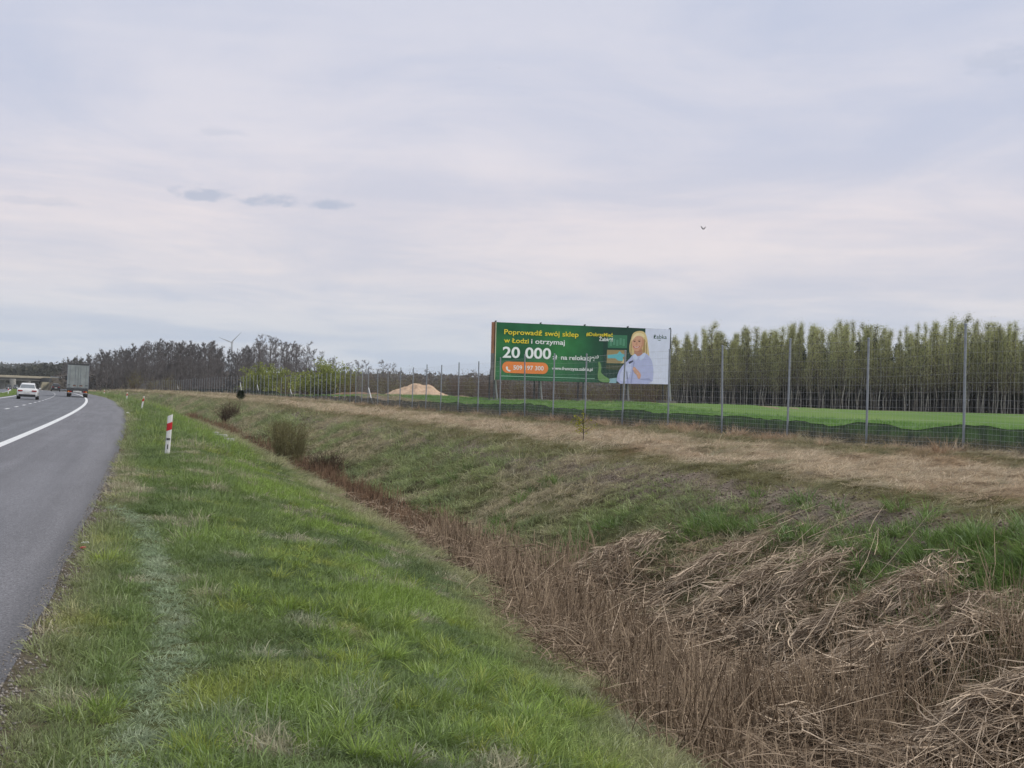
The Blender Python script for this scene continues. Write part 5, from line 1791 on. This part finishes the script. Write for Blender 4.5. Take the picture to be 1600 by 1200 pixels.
# ------------------------------------------------------------------ trees and shrubs
def bare_tree(h, spread, seed, base=.35, twig=.022, up=.55, n1=15, dense=1.0, girth=.013, taper=.75):
    """trunk mesh and crown mesh of a leafless tree"""
    g = random.Random(seed)
    mt = MB()
    tr_pts = [Vector((0, 0, -.3))]
    lean = Vector((g.gauss(0, .03), g.gauss(0, .03), 1))
    for k in range(1, 8):
        tr_pts.append(Vector((lean.x * h * k / 7 + g.gauss(0, .012 * h), lean.y * h * k / 7 + g.gauss(0, .012 * h), h * k / 7 * .96)))
    mt.tube(tr_pts, [h * girth * (1 - k / 8.3) + .012 for k in range(8)], 6, cap=False)

    def trunk_at(f):
        x = f * 7; i = min(int(x), 6)
        return tr_pts[i].lerp(tr_pts[i + 1], x - i)
    tubes = []; tw = []
    for k in range(n1):
        f = base + (1 - base) * (k + g.random()) / n1
        p = trunk_at(min(f, .99)); a = g.uniform(0, 2 * math.pi)
        L = spread * (1.15 - taper * (f - base) / (1 - base)) * g.uniform(.6, 1.15)
        d = Vector((math.cos(a), math.sin(a), up + g.gauss(0, .2))).normalized()
        pts = [p]
        for j in range(4):
            d = (d + Vector((g.gauss(0, .16), g.gauss(0, .16), .10 + g.gauss(0, .1)))).normalized()
            pts.append(pts[-1] + d * L / 4)
        tubes.append((pts, h * .0048 * (1.2 - f * .7)))
        for j in range(int(6 * dense)):
            f2 = g.uniform(.25, 1.0); x = f2 * 4; i = min(int(x), 3)
            q = pts[i].lerp(pts[i + 1], x - i)
            d2 = (d + Vector((g.gauss(0, .7), g.gauss(0, .7), g.gauss(.25, .5)))).normalized()
            L2 = L * g.uniform(.25, .5)
            p2 = [q, q + d2 * L2 * .5 + Vector((0, 0, L2 * .05)), q + d2 * L2 + Vector((0, 0, L2 * .18))]
            tubes.append((p2, h * .0020))
            for m_ in range(int(7 * dense)):
                f3 = g.uniform(.2, 1); i3 = 0 if f3 < .5 else 1
                q3 = p2[i3].lerp(p2[i3 + 1], (f3 - .5 * i3) * 2)
                d3 = (d2 + Vector((g.gauss(0, .7), g.gauss(0, .7), g.gauss(.2, .6)))).normalized()
                L3 = L2 * g.uniform(.45, 1.0)
                tw.append((q3, q3 + d3 * L3 * .55, q3 + d3 * L3 + Vector((g.gauss(0, .1), g.gauss(0, .1), L3 * .15))))
    mc = MB()
    for pts, r in tubes:
        mc.tube(pts, [r * (1 - .7 * k / (len(pts) - 1)) for k in range(len(pts))], 3, cap=False)
    me_c = mc
    P = np.array([[tuple(v) for v in t_] for t_ in tw])
    V2, Q2_, _ = tubes3(P, np.full((len(P), 3), twig) * np.array([1, .8, .4])[None, :])
    o = len(mc.v)
    V_ = np.concatenate([np.array([tuple(v) for v in mc.v]), V2]); Qd_ = np.concatenate([np.array(mc.f), Q2_ + o])
    return mt.mesh('trunk'), V_, Qd_, P


def leaves_at(P, g, per, size, jitter, shade0=.5):
    """small leaf faces gathered round twig points"""
    C = np.repeat(P.reshape(-1, 3), per, 0); n = len(C)
    C = C + g.normal(0, jitter, (n, 3))
    a = g.normal(0, 1, (n, 3)); a /= np.linalg.norm(a, axis=1, keepdims=True)
    b = np.cross(a, g.normal(0, 1, (n, 3))); b /= np.linalg.norm(b, axis=1, keepdims=True)
    s = size * g.uniform(.6, 1.3, n)[:, None]
    V_ = np.stack([C - a * s, C + b * s * .6, C + a * s, C - b * s * .6], 1).reshape(-1, 3)
    Q_ = np.arange(n * 4).reshape(-1, 4)
    return V_, Q_, np.repeat(np.clip(g.normal(shade0, .25, n), 0, 1), 4)


def put_tree(name, label, cat, loc, rz, sc, parts, group=None, tilt=0.0):
    r = thing(name, label, cat, loc, rz, group)
    r.scale = (sc[0], sc[0], sc[1])
    r.rotation_euler = (tilt, tilt * .5, rz)
    for nm, me_ in parts:
        obj(nm, me_, None, r)
    return r


def tree_proto(seed, h, spread, mat_tr, mat_cr, **kw):
    mt, V_, Q_, P = bare_tree(h, spread, seed, **kw)
    mt.materials.append(mat_tr)
    mc = new_mesh('crown', V_, quads=Q_); mc.materials.append(mat_cr)
    return [('trunk', mt), ('crown', mc)]


M_TWIG = paint('bare_twigs', (.135, .125, .125), .95, 0, .3, .5, .1)
ALDER = [tree_proto(300 + k, 20, 4.0, M_BARK, M_TWIG, base=.30, twig=.026, n1=20, dense=1.15) for k in range(5)]
THICK = [tree_proto(320 + k, 17, 3.3, M_BARK, M_TWIG, base=.06, twig=.026, n1=32, dense=1.6, up=.9) for k in range(4)]
tr_rnd = random.Random(11)


def line_y(xs, v, x):
    return float(np.interp(x, xs, v))


# silhouette of the bare wood: top of the crowns against picture position
WX = [95, 130, 160, 200, 235, 262, 300, 330, 345, 372, 392, 410, 425, 445, 470, 490, 503, 520]
WY = [560, 556, 548, 542, 533, 531, 536, 533, 545, 545, 540, 524, 519, 528, 530, 540, 545, 557]
cnt = 0
for k in range(185):
    px = 100 + (k * 61.8 % 100) / 100 * 425
    row = k % 3
    dd = (470, 540, 620)[row] + tr_rnd.uniform(-25, 25)
    if px < 150:
        dd += 210
    if px > 420 and row == 2:
        continue
    if px > 395 and tr_rnd.random() < .38:
        continue
    if 345 < px < 372 and row < 2:
        continue
    topy = line_y(WX, WY, px) + tr_rnd.uniform(-1, 7) + (0 if row else 4)
    p = at_depth(px, topy, dd)
    z0 = ground_at(p.x, p.y)
    h = max(p.z - z0, 3)
    near = px > 400 or row == 0
    proto = tr_rnd.choice(ALDER if (px > 395 or tr_rnd.random() < .45) else THICK)
    h0 = 20 if proto in ALDER else 17
    sub_ = 'behind the truck' if px < 160 else 'above the second marker post' if px < 250 else 'left of the turbine'
    zone = ('leafless dark tree of the left wood ' + sub_ if px < 345 else
            'leafless dark alder in the wood between turbine and willow' if px < 440 else 'leafless dark alder at the right end of the wood')
    gname = 'bare trees ' + sub_ if px < 345 else 'bare alders in the middle of the wood' if px < 440 else 'bare alders at the right end of the wood'
    put_tree('bare_tree', zone, 'tree', (p.x, p.y, z0), tr_rnd.uniform(0, 6.28), (h / h0 * tr_rnd.uniform(.85, 1.1), h / h0), proto, gname)
    cnt += 1
# scattered bare trees on the skyline toward the billboard
SK = [(535, 568, 560), (548, 565, 560), (562, 562, 520), (575, 563, 520), (597, 561, 500), (615, 567, 520), (668, 576, 480), (690, 580, 520), (742, 578, 430), (750, 582, 430), (60, 563, 900), (85, 566, 880)]
for k, (px, py, dd) in enumerate(SK):
    p = at_depth(px, py, dd); z0 = ground_at(p.x, p.y); h = p.z - z0
    proto = ALDER[k % 5]
    put_tree('skyline_tree', ('single bare tree standing above the bushes between wood and billboard' if px > 500 else 'single bare tree on the skyline above the overpass'), 'tree', (p.x, p.y, z0), k * 1.3, (h / 20 * 1.25, h / 20), proto, 'single bare skyline trees' if px > 500 else 'bare trees over the overpass')

# birch wood on the right
M_BIRCHBARK = paint('birch_bark', (.30, .29, .26), .85, 0, .35, 2.5, .2)
M_BIRCHLEAF = blade_mat('birch_leaf', .45, (.24, .255, .12), (.54, .54, .26), objvar=.22)
BIRCH = []
for k in range(7):
    g = np.random.default_rng(500 + k)
    mt, V_, Q_, P = bare_tree(11.5, 1.55, 500 + k, base=.20, twig=.013, up=.95, n1=30, dense=.95, girth=.0056, taper=1.0)
    mt.materials.append(M_BIRCHBARK)
    mc = new_mesh('branches', V_, quads=Q_); mc.materials.append(paint('birch_twig', (.085, .07, .058), .95))
    sel = P[:, 1:][(P[:, 1, 2] > 2.0)]
    sel = sel[g.uniform(0, 1, len(sel)) < np.clip((sel[:, 0, 2] - 2.2) / 5.5, .10, .85)]
    lead = np.array([(0., 0., 1.)]) * np.linspace(8.2, 11.2, 26)[:, None]
    tv = np.empty(len(mt.vertices) * 3); mt.vertices.foreach_get('co', tv); tv = tv.reshape(-1, 3)
    for q_ in lead:
        nb = tv[np.argmin(np.abs(tv[:, 2] - q_[2]))]
        q_[:2] = nb[:2]
    sel = np.concatenate([sel.reshape(-1, 3), np.repeat(lead, 2, 0) + g.normal(0, .22, (52, 3))])
    Vl, Ql, sh = leaves_at(sel, g, 3, .056, .27)
    ml = new_mesh('crown', Vl, quads=Ql, attrs={'shade': sh}); ml.materials.append(M_BIRCHLEAF)
    BIRCH.append([('trunk', mt), ('branches', mc), ('crown', ml)])
M_PINE = blade_mat('pine_needle', .1, (.016, .026, .014), (.045, .062, .030))
PINE = []
for k in range(3):
    g = np.random.default_rng(520 + k)
    mt, V_, Q_, P = bare_tree(9.0, 1.9, 520 + k, base=.12, twig=.02, up=.35, n1=22, dense=.8)
    mt.materials.append(M_BARK)
    Vl, Ql, sh = leaves_at(P[:, 1:], g, 3, .11, .16)
    ml = new_mesh('crown', Vl, quads=Ql, attrs={'shade': sh}); ml.materials.append(M_PINE)
    PINE.append([('trunk', mt), ('crown', ml)])
BTX = [1046, 1080, 1115, 1160, 1200, 1245, 1290, 1330, 1375, 1405, 1450, 1505, 1540, 1580, 1610, 1700]
BTY = [534, 518, 510, 512, 518, 506, 512, 505, 512, 518, 508, 498, 512, 500, 498, 492]
brnd = random.Random(23)
for row in range(6):
    n = (46, 44, 42, 40, 36, 30)[row]
    for k in range(n):
        px = 1030 + (k + brnd.uniform(.1, .9)) / n * 640
        if px < 1046 and row > 3:
            continue
        v = at_depth(px, 620, 1.0)
        rx = v.x
        # intersect the line of sight with the front of the wood, then step back a row
        d = 200.0
        for _ in range(12):
            d = float(front_y(np.array([rx * d]))[0])
        d += row * 4.2 + brnd.uniform(-1.2, 1.6)
        X, Y = rx * d, d
        z0 = ground_at(X, Y)
        if row in (4, 5) or (row == 3 and k % 2):
            s = brnd.uniform(.85, 1.12)
            put_tree('pine_tree', 'dark pine in the shade behind the birch trunks ' + ('right of the rightmost post' if px > 1504 else 'left of the rightmost post' if px > 1231 else 'near the billboard'), 'tree', (X, Y, z0), brnd.uniform(0, 6.28), (s * 1.15, s), PINE[brnd.randrange(3)], 'dark pines ' + ('far right' if px > 1504 else 'mid' if px > 1231 else 'near the billboard'))
            if row == 5:
                continue
        topy = line_y(BTX, BTY, px) - 10 + abs(brnd.gauss(0, 28)) + (5 if row in (0, 4) else 0)
        h = at_depth(px, topy, d).z - z0
        if row < 4 and brnd.random() < .04:
            continue
        bay = sum(px > b_ for b_ in (1130, 1231, 1353, 1504))
        where_ = ('in the fence bay beside the billboard', 'in the second fence bay right of the billboard', 'in the third fence bay right of the billboard', 'in the fence bay left of the rightmost post', 'right of the rightmost fence post')[bay]
        lab = ('front-row olive leafed birch seen ' if row < 2 else 'back-row slender birch seen ') + where_
        bgroup = ('front birches ' if row < 2 else 'inner birches ') + where_
        lab0 = ('slender birch with fresh olive leaves at the front of the wood' if row < 2 else 'slender birch further back in the birch wood')
        put_tree('birch_tree', lab, 'tree', (X, Y, z0), brnd.uniform(0, 6.28), (h / 11.5 * brnd.uniform(.55, 1.15), h / 11.5), BIRCH[brnd.randrange(7)], bgroup, brnd.gauss(0, .04))

# shrubs: twig bushes with or without young leaves
def bush_proto(seed, h, w, n, twig, leaf=None, leaf_mat=None, stem_mat=None, upright=.5, size=.06, per=2, jitter=.08):
    g = np.random.default_rng(seed)
    a = g.uniform(0, 2 * math.pi, n); rr = np.sqrt(g.uniform(0, 1, n)) * w * .22
    B_ = np.stack([rr * np.cos(a), rr * np.sin(a), np.full(n, -.1)], -1)
    e = np.abs(g.normal(0, 1 - upright, n))
    a2 = a + g.normal(0, .5, n)
    L = h * g.uniform(.55, 1.1, n) * (1 - .25 * np.clip(e, 0, 1))
    K = 5; s = np.linspace(0, 1, K)
    th = e[:, None] * (.55 + .7 * s[None, :])
    ds = np.diff(s, prepend=0)[None, :] * L[:, None]
    hor = np.cumsum(np.sin(th) * ds, 1) * w / h; ver = np.cumsum(np.cos(th) * ds, 1)
    P = B_[:, None, :] + np.stack([np.cos(a2), np.sin(a2)], -1)[:, None, :].repeat(K, 1).reshape(n, K, 2).__mul__(hor[:, :, None]).__class__(0) if False else None
    d2 = np.stack([np.cos(a2), np.sin(a2), np.zeros(n)], -1)
    P = B_[:, None, :] + d2[:, None, :] * hor[:, :, None] + np.array([0, 0, 1.])[None, None, :] * ver[:, :, None] + g.normal(0, .02 * h, (n, K, 3)) * s[None, :, None]
    # side twigs
    m_ = n * 4
    src = g.integers(0, n, m_); f = g.uniform(.3, 1, m_) * (K - 1); i0 = np.minimum(f.astype(int), K - 2); fr = (f - i0)[:, None]
    q = P[src, i0] * (1 - fr) + P[src, i0 + 1] * fr
    dd = (P[src, i0 + 1] - P[src, i0]); dd /= np.linalg.norm(dd, axis=1, keepdims=True)
    dd = dd + g.normal(0, .55, dd.shape); dd /= np.linalg.norm(dd, axis=1, keepdims=True)
    l2 = h * g.uniform(.08, .28, m_)[:, None]
    T2 = np.stack([q, q + dd * l2 * .5, q + dd * l2], 1)
    V1, Q1_, a1_ = tubes3(P, twig * g.uniform(.7, 1.3, n)[:, None] * np.linspace(1, .35, K)[None, :], g.uniform(0, 1, n))
    V2, Q2_, a2_ = tubes3(T2, twig * .55 * np.ones((m_, 1)) * np.array([1, .8, .4])[None, :], g.uniform(0, 1, m_))
    V_, Q_, at_ = join([(V1, Q1_, a1_), (V2, Q2_, a2_)])
    ms = new_mesh('stems', V_, quads=Q_, attrs=at_); ms.materials.append(stem_mat)
    parts = [('stems', ms)]
    if leaf_mat is not None:
        Vl, Ql, sh = leaves_at(T2[:, 1:], g, per, size, jitter)
        ml = new_mesh('leaves', Vl, quads=Ql, attrs={'shade': sh}); ml.materials.append(leaf_mat)
        parts.append(('leaves', ml))
    return parts


M_BROWNSTEM = blade_mat('brown_stem', .05, (.06, .045, .035), (.15, .105, .08))
M_WILLOWLEAF = blade_mat('willow_leaf', .35, (.165, .20, .05), (.33, .37, .105))
M_OLIVELEAF = blade_mat('olive_leaf', .3, (.11, .11, .045), (.27, .25, .10))
M_BROWNLEAF = blade_mat('brown_leaf', .2, (.09, .07, .052), (.24, .185, .13))
WILLOW = bush_proto(600, 6, 8.5, 90, .035, True, M_WILLOWLEAF, M_BROWNSTEM, .35, .19, 14, .36)
WILLOW2 = bush_proto(601, 6, 8.0, 90, .035, True, M_WILLOWLEAF, M_BROWNSTEM, .35, .19, 14, .36)
OLIVE_B = [bush_proto(610 + k, 4, 5.5, 70, .03, True, M_OLIVELEAF, M_BROWNSTEM, .4, .10, 2, .22) for k in range(3)]
BROWN_B = [bush_proto(620 + k, 4, 5.5, 85, .03, True, M_BROWNLEAF, M_BROWNSTEM, .45, .08, 2, .2) for k in range(3)]


def put_bush(px, topy, basey, d, wpx, parts, href, wref, name, label, group=None, rz=0.0):
    b_ = at_depth(px, basey, d); z0 = ground_at(b_.x, b_.y) - .05
    h = at_depth(px, topy, d).z - z0
    sx = wpx * d / F / wref
    return put_tree(name, label, 'bush', (b_.x, b_.y, z0), rz, (sx, h / href), parts, group)


put_bush(413, 573, 606, 330, 62, WILLOW, 6, 8.5, 'willow_bush', 'round lime green willow bush left of its twin', None, .4)
put_bush(505, 571, 612, 300, 84, WILLOW2, 6, 8.0, 'willow_bush', 'wide lime green willow bush right of its twin', None, 1.9)
for k, (px, ty, d, w_, kind) in enumerate([(445, 590, 320, 34, 0), (545, 584, 290, 40, 0), (562, 582, 280, 26, 1), (588, 587, 280, 36, 0), (612, 584, 270, 34, 0), (640, 583, 260, 34, 0), (667, 588, 260, 30, 1),
                                           (690, 588, 250, 34, 0), (715, 590, 250, 36, 1), (738, 586, 235, 36, 0), (758, 583, 225, 34, 1), (782, 586, 215, 40, 1), (806, 588, 210, 40, 0), (832, 590, 205, 42, 1), (858, 588, 215, 42, 1),
                                           (884, 590, 205, 42, 0), (908, 588, 210, 42, 1), (934, 590, 200, 42, 0), (958, 588, 210, 44, 1), (982, 586, 205, 44, 0), (1006, 580, 210, 44, 1), (1028, 570, 220, 44, 0),
                                           (530, 590, 310, 40, 1), (480, 588, 340, 30, 1), (650, 580, 330, 60, 1), (590, 580, 350, 60, 1), (720, 583, 330, 60, 1), (780, 582, 320, 60, 1), (210, 582, 430, 30, 0), (240, 590, 400, 26, 0), (265, 588, 400, 30, 0)]):
    parts = (OLIVE_B if kind == 0 else BROWN_B)[k % 3]
    where = 'behind the billboard legs' if px > 770 else 'between the willows and the billboard' if px > 300 else 'in front of the left wood'
    put_bush(px, ty, 620, d, w_, parts, 4, 5.5, 'scrub_bush', ('olive budding shrub ' if kind == 0 else 'brown leafless shrub ') + where, ('olive shrubs ' if kind == 0 else 'brown shrubs ') + where, k * .9)

# rush-like willow stems standing in the ditch
M_OLSTEM = blade_mat('olive_stem', .05, (.10, .09, .055), (.26, .24, .125))
STEMS = bush_proto(640, 1.6, 1.6, 230, .0065, True, M_OLIVELEAF, M_OLSTEM, .80, .018, 1, .04)
y_, t_, p_ = hit(402, 712)
put_tree('ditch_bush', 'olive brown clump of upright willow stems in the ditch', 'bush', P3(y_ + .5, max(t_, 5.7)), 0.3, (1.25, .95), STEMS)
STEMS2 = bush_proto(641, 1.4, 1.4, 150, .009, True, M_BROWNLEAF, M_BROWNSTEM, .75, .02, 1, .04)
y_, t_, p_ = hit(455, 738)
put_tree('ditch_bush', 'reddish brown twig clump right of the olive ditch stems', 'bush', P3(y_, 6.2), 1.3, (1.1, .62), STEMS2)
put_tree('ditch_bush', 'small brown twig clump far up the ditch', 'bush', P3(118, 7.4), 2.3, (1.5, 1.0), STEMS2)
put_tree('ditch_bush', 'thin olive twig clump at the far ditch bank', 'bush', P3(76, 7.0), 4.0, (.8, .7), STEMS)

# little pine on the berm
g = np.random.default_rng(650)
yp, tp, pp = hit(376, 627)
pine = thing('pine_sapling', 'small dark green pine sapling on the berm crest', 'tree', P3(yp, tp))
mt = MB().tube([(0, 0, -.1), (0, 0, 1.0)], [.03, .008], 6)
obj('trunk', mt.mesh('trunk'), M_BARK, pine)
sets = []
for w_ in range(7):
    z0 = .10 + w_ * .12; L = .46 * (1 - w_ / 8.5)
    for k in range(7):
        a = k * .9 + w_ * .5 + g.normal(0, .2)
        d = np.array([math.cos(a), math.sin(a), .75])
        n = 60
        f = g.uniform(.1, 1, n)
        C = np.array([0, 0, z0])[None, :] + d[None, :] * (f * L)[:, None]
        nd = d[None, :] + g.normal(0, .8, (n, 3)); nd /= np.linalg.norm(nd, axis=1, keepdims=True)
        P = np.stack([C, C + nd * .09], 1)
        sets.append(tubes3(P, np.full((n, 2), .008), g.uniform(0, 1, n)))
V, Qd, at = join(sets)
obj('crown', new_mesh('crown', V, quads=Qd, attrs=at), M_PINE, pine)

# yellow-green sapling in front of the fence
g = np.random.default_rng(660)
ys_, ts_, ps_ = hit(911, 690)
sap = thing('leafy_sapling', 'thin sapling with yellow green leaves in front of the fence', 'tree', P3(ys_, ts_))
stems = [[(0, 0, -.05), (.01, 0, .25), (-.005, .01, .50), (.03, 0, .72)]]
for k in range(9):
    a = g.uniform(0, 6.28); z = g.uniform(.12, .5); L = g.uniform(.14, .26)
    stems.append([(0, 0, z), (math.cos(a) * L * .5, math.sin(a) * L * .5, z + L * .35), (math.cos(a) * L, math.sin(a) * L, z + L * .8)])
mb = MB()
for s_ in stems:
    mb.tube(s_, [.012 if len(s_) == 4 else .006] * len(s_), 5)
obj('trunk', mb.mesh('trunk'), M_BARK, sap)
pts = np.array([p for s_ in stems for p in s_[1:]])
Vl, Ql, sh = leaves_at(pts, g, 9, .026, .05)
obj('crown', new_mesh('crown', Vl, quads=Ql, attrs={'shade': sh}), blade_mat('sapling_leaf', .35, (.20, .22, .03), (.42, .40, .06)), sap)

# concrete slabs of the ditch outlet and scraps on the road edge
for k, (px, py, w_, h_, rz) in enumerate(((338, 684, .9, .14, .3), (350, 691, .8, .16, -.2), (330, 679, .7, .12, .7))):
    y_, t_, p_ = hit(px, py)
    q = P3(y_, t_)
    obj('concrete_slab', MB().box((0, 0, h_ / 2), (w_, .5, h_)).mesh('concrete_slab', bevel=.03), paint('pale_slab', (.46, .45, .43), .9, 0, .1, 4), kind='thing',
        label=('pale concrete slab at the ditch outlet, middle one', 'pale concrete slab at the ditch outlet, nearest one', 'pale concrete slab at the ditch outlet, farthest one')[k], category='slab').location = q
    bpy.data.objects[-1] if False else None
for px, py, mt_, lb, s_ in ((117, 853, M_WHITE, 'crumpled white paper scrap on the grassy road edge', .05), (112, 861, M_RED, 'small red scrap beside the white paper at the road edge', .04), (192, 648, M_WHITE, 'white scrap at the far road edge in the bend', .16)):
    y_, t_, p_ = hit(px, py)
    g = random.Random(px)
    vs = [(g.uniform(-1, 1) * s_, g.uniform(-1, 1) * s_, g.uniform(0, .7) * s_) for _ in range(14)]
    bm = bmesh.new()
    for v in vs:
        bm.verts.new(v)
    bmesh.ops.convex_hull(bm, input=bm.verts)
    me = bpy.data.meshes.new('litter'); bm.to_mesh(me); bm.free()
    o = obj('litter', me, mt_, label=lb, category='litter')
    o.location = P3(y_, max(t_, .12), .02)

# ------------------------------------------------------------------ far woods on the horizon
def far_wood(name, label, line, mat, seed, n, w, depth):
    """a distant wood read as one mass: many narrow upright crowns"""
    g = np.random.default_rng(seed)
    xs = np.array([l[0] for l in line]); ty = np.array([l[1] for l in line]); dd = np.array([l[2] for l in line])
    px = g.uniform(xs[0], xs[-1], n)
    vs = []; qs = []; off = 0
    P = []; Wd = []; Sd = []
    for x in px:
        d = float(np.interp(x, xs, dd)) + g.uniform(0, depth)
        p = at_depth(x, float(np.interp(x, xs, ty)) + abs(g.normal(0, 2.0)), d)
        gz_ = ground_at(p.x, p.y) - 1
        h = max(p.z - gz_, 2)
        k = 16
        zz = gz_ + h * g.uniform(.02, 1, k)
        rad = w * np.sqrt(np.clip(1 - ((zz - gz_) / h) ** 3, .03, 1))
        a = g.uniform(0, 6.28, k)
        C = np.stack([p.x + rad * np.cos(a) * g.uniform(.2, 1, k), p.y + rad * np.sin(a) * g.uniform(.2, 1, k), zz], -1)
        P.append(C)
    C = np.concatenate(P)
    V_, Q_, sh = leaves_at(C, g, 2, w * .30, w * .2)
    o = obj(name, new_mesh(name, V_, quads=Q_, attrs={'shade': sh}), mat, kind='stuff', label=label, category='forest')
    return o


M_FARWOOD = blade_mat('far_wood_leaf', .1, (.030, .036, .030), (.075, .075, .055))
M_FARBARE = blade_mat('far_bare_wood', .1, (.075, .068, .064), (.15, .13, .115))
far_wood('far_forest', 'bluish distant forest on the left horizon', [(-200, 566, 1900), (0, 569, 1800), (60, 569, 1700), (130, 573, 1500)], M_FARWOOD, 701, 900, 6, 160)
far_wood('far_forest', 'dark green trees behind the overpass', [(-160, 578, 800), (0, 577, 800), (40, 575, 790), (75, 570, 780), (100, 568, 780), (135, 564, 780)], M_FARWOOD, 702, 330, 4, 50)
far_wood('far_forest', 'distant grey wood on the skyline behind the shrubs', [(440, 583, 900), (520, 584, 900), (600, 586, 900), (700, 588, 900), (770, 590, 900), (1060, 592, 900)], M_FARBARE, 703, 1100, 4.5, 80)
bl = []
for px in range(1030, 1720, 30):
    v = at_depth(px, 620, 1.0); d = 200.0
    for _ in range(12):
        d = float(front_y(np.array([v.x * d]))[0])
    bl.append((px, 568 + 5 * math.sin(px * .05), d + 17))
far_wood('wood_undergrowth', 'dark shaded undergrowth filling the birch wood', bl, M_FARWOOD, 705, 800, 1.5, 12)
far_wood('wood_undergrowth', 'dense grey undergrowth between the trunks of the left wood', [(90, 585, 640), (180, 578, 630), (230, 574, 600), (300, 574, 560), (345, 584, 560), (372, 584, 560), (400, 584, 560), (440, 588, 560), (480, 594, 560), (530, 598, 560)], M_FARBARE, 704, 1300, 2.4, 60)

# ------------------------------------------------------------------ haze
HAZE = 0.00013
if HAZE:
    m, T, out = mat_base('haze')
    pv = T.n('ShaderNodeVolumePrincipled')
    pv.inputs['Color'].default_value = (.93, .97, 1.0, 1)
    pv.inputs['Density'].default_value = HAZE
    pv.inputs['Anisotropy'].default_value = 0.0
    T.l(pv.outputs[0], out.inputs['Volume'])
    hb = obj('haze', MB().box((-300, 1450, 52), (4200, 3300, 118)).mesh('haze'), m, kind='stuff', label='thin pale haze in the air over the land', category='haze')
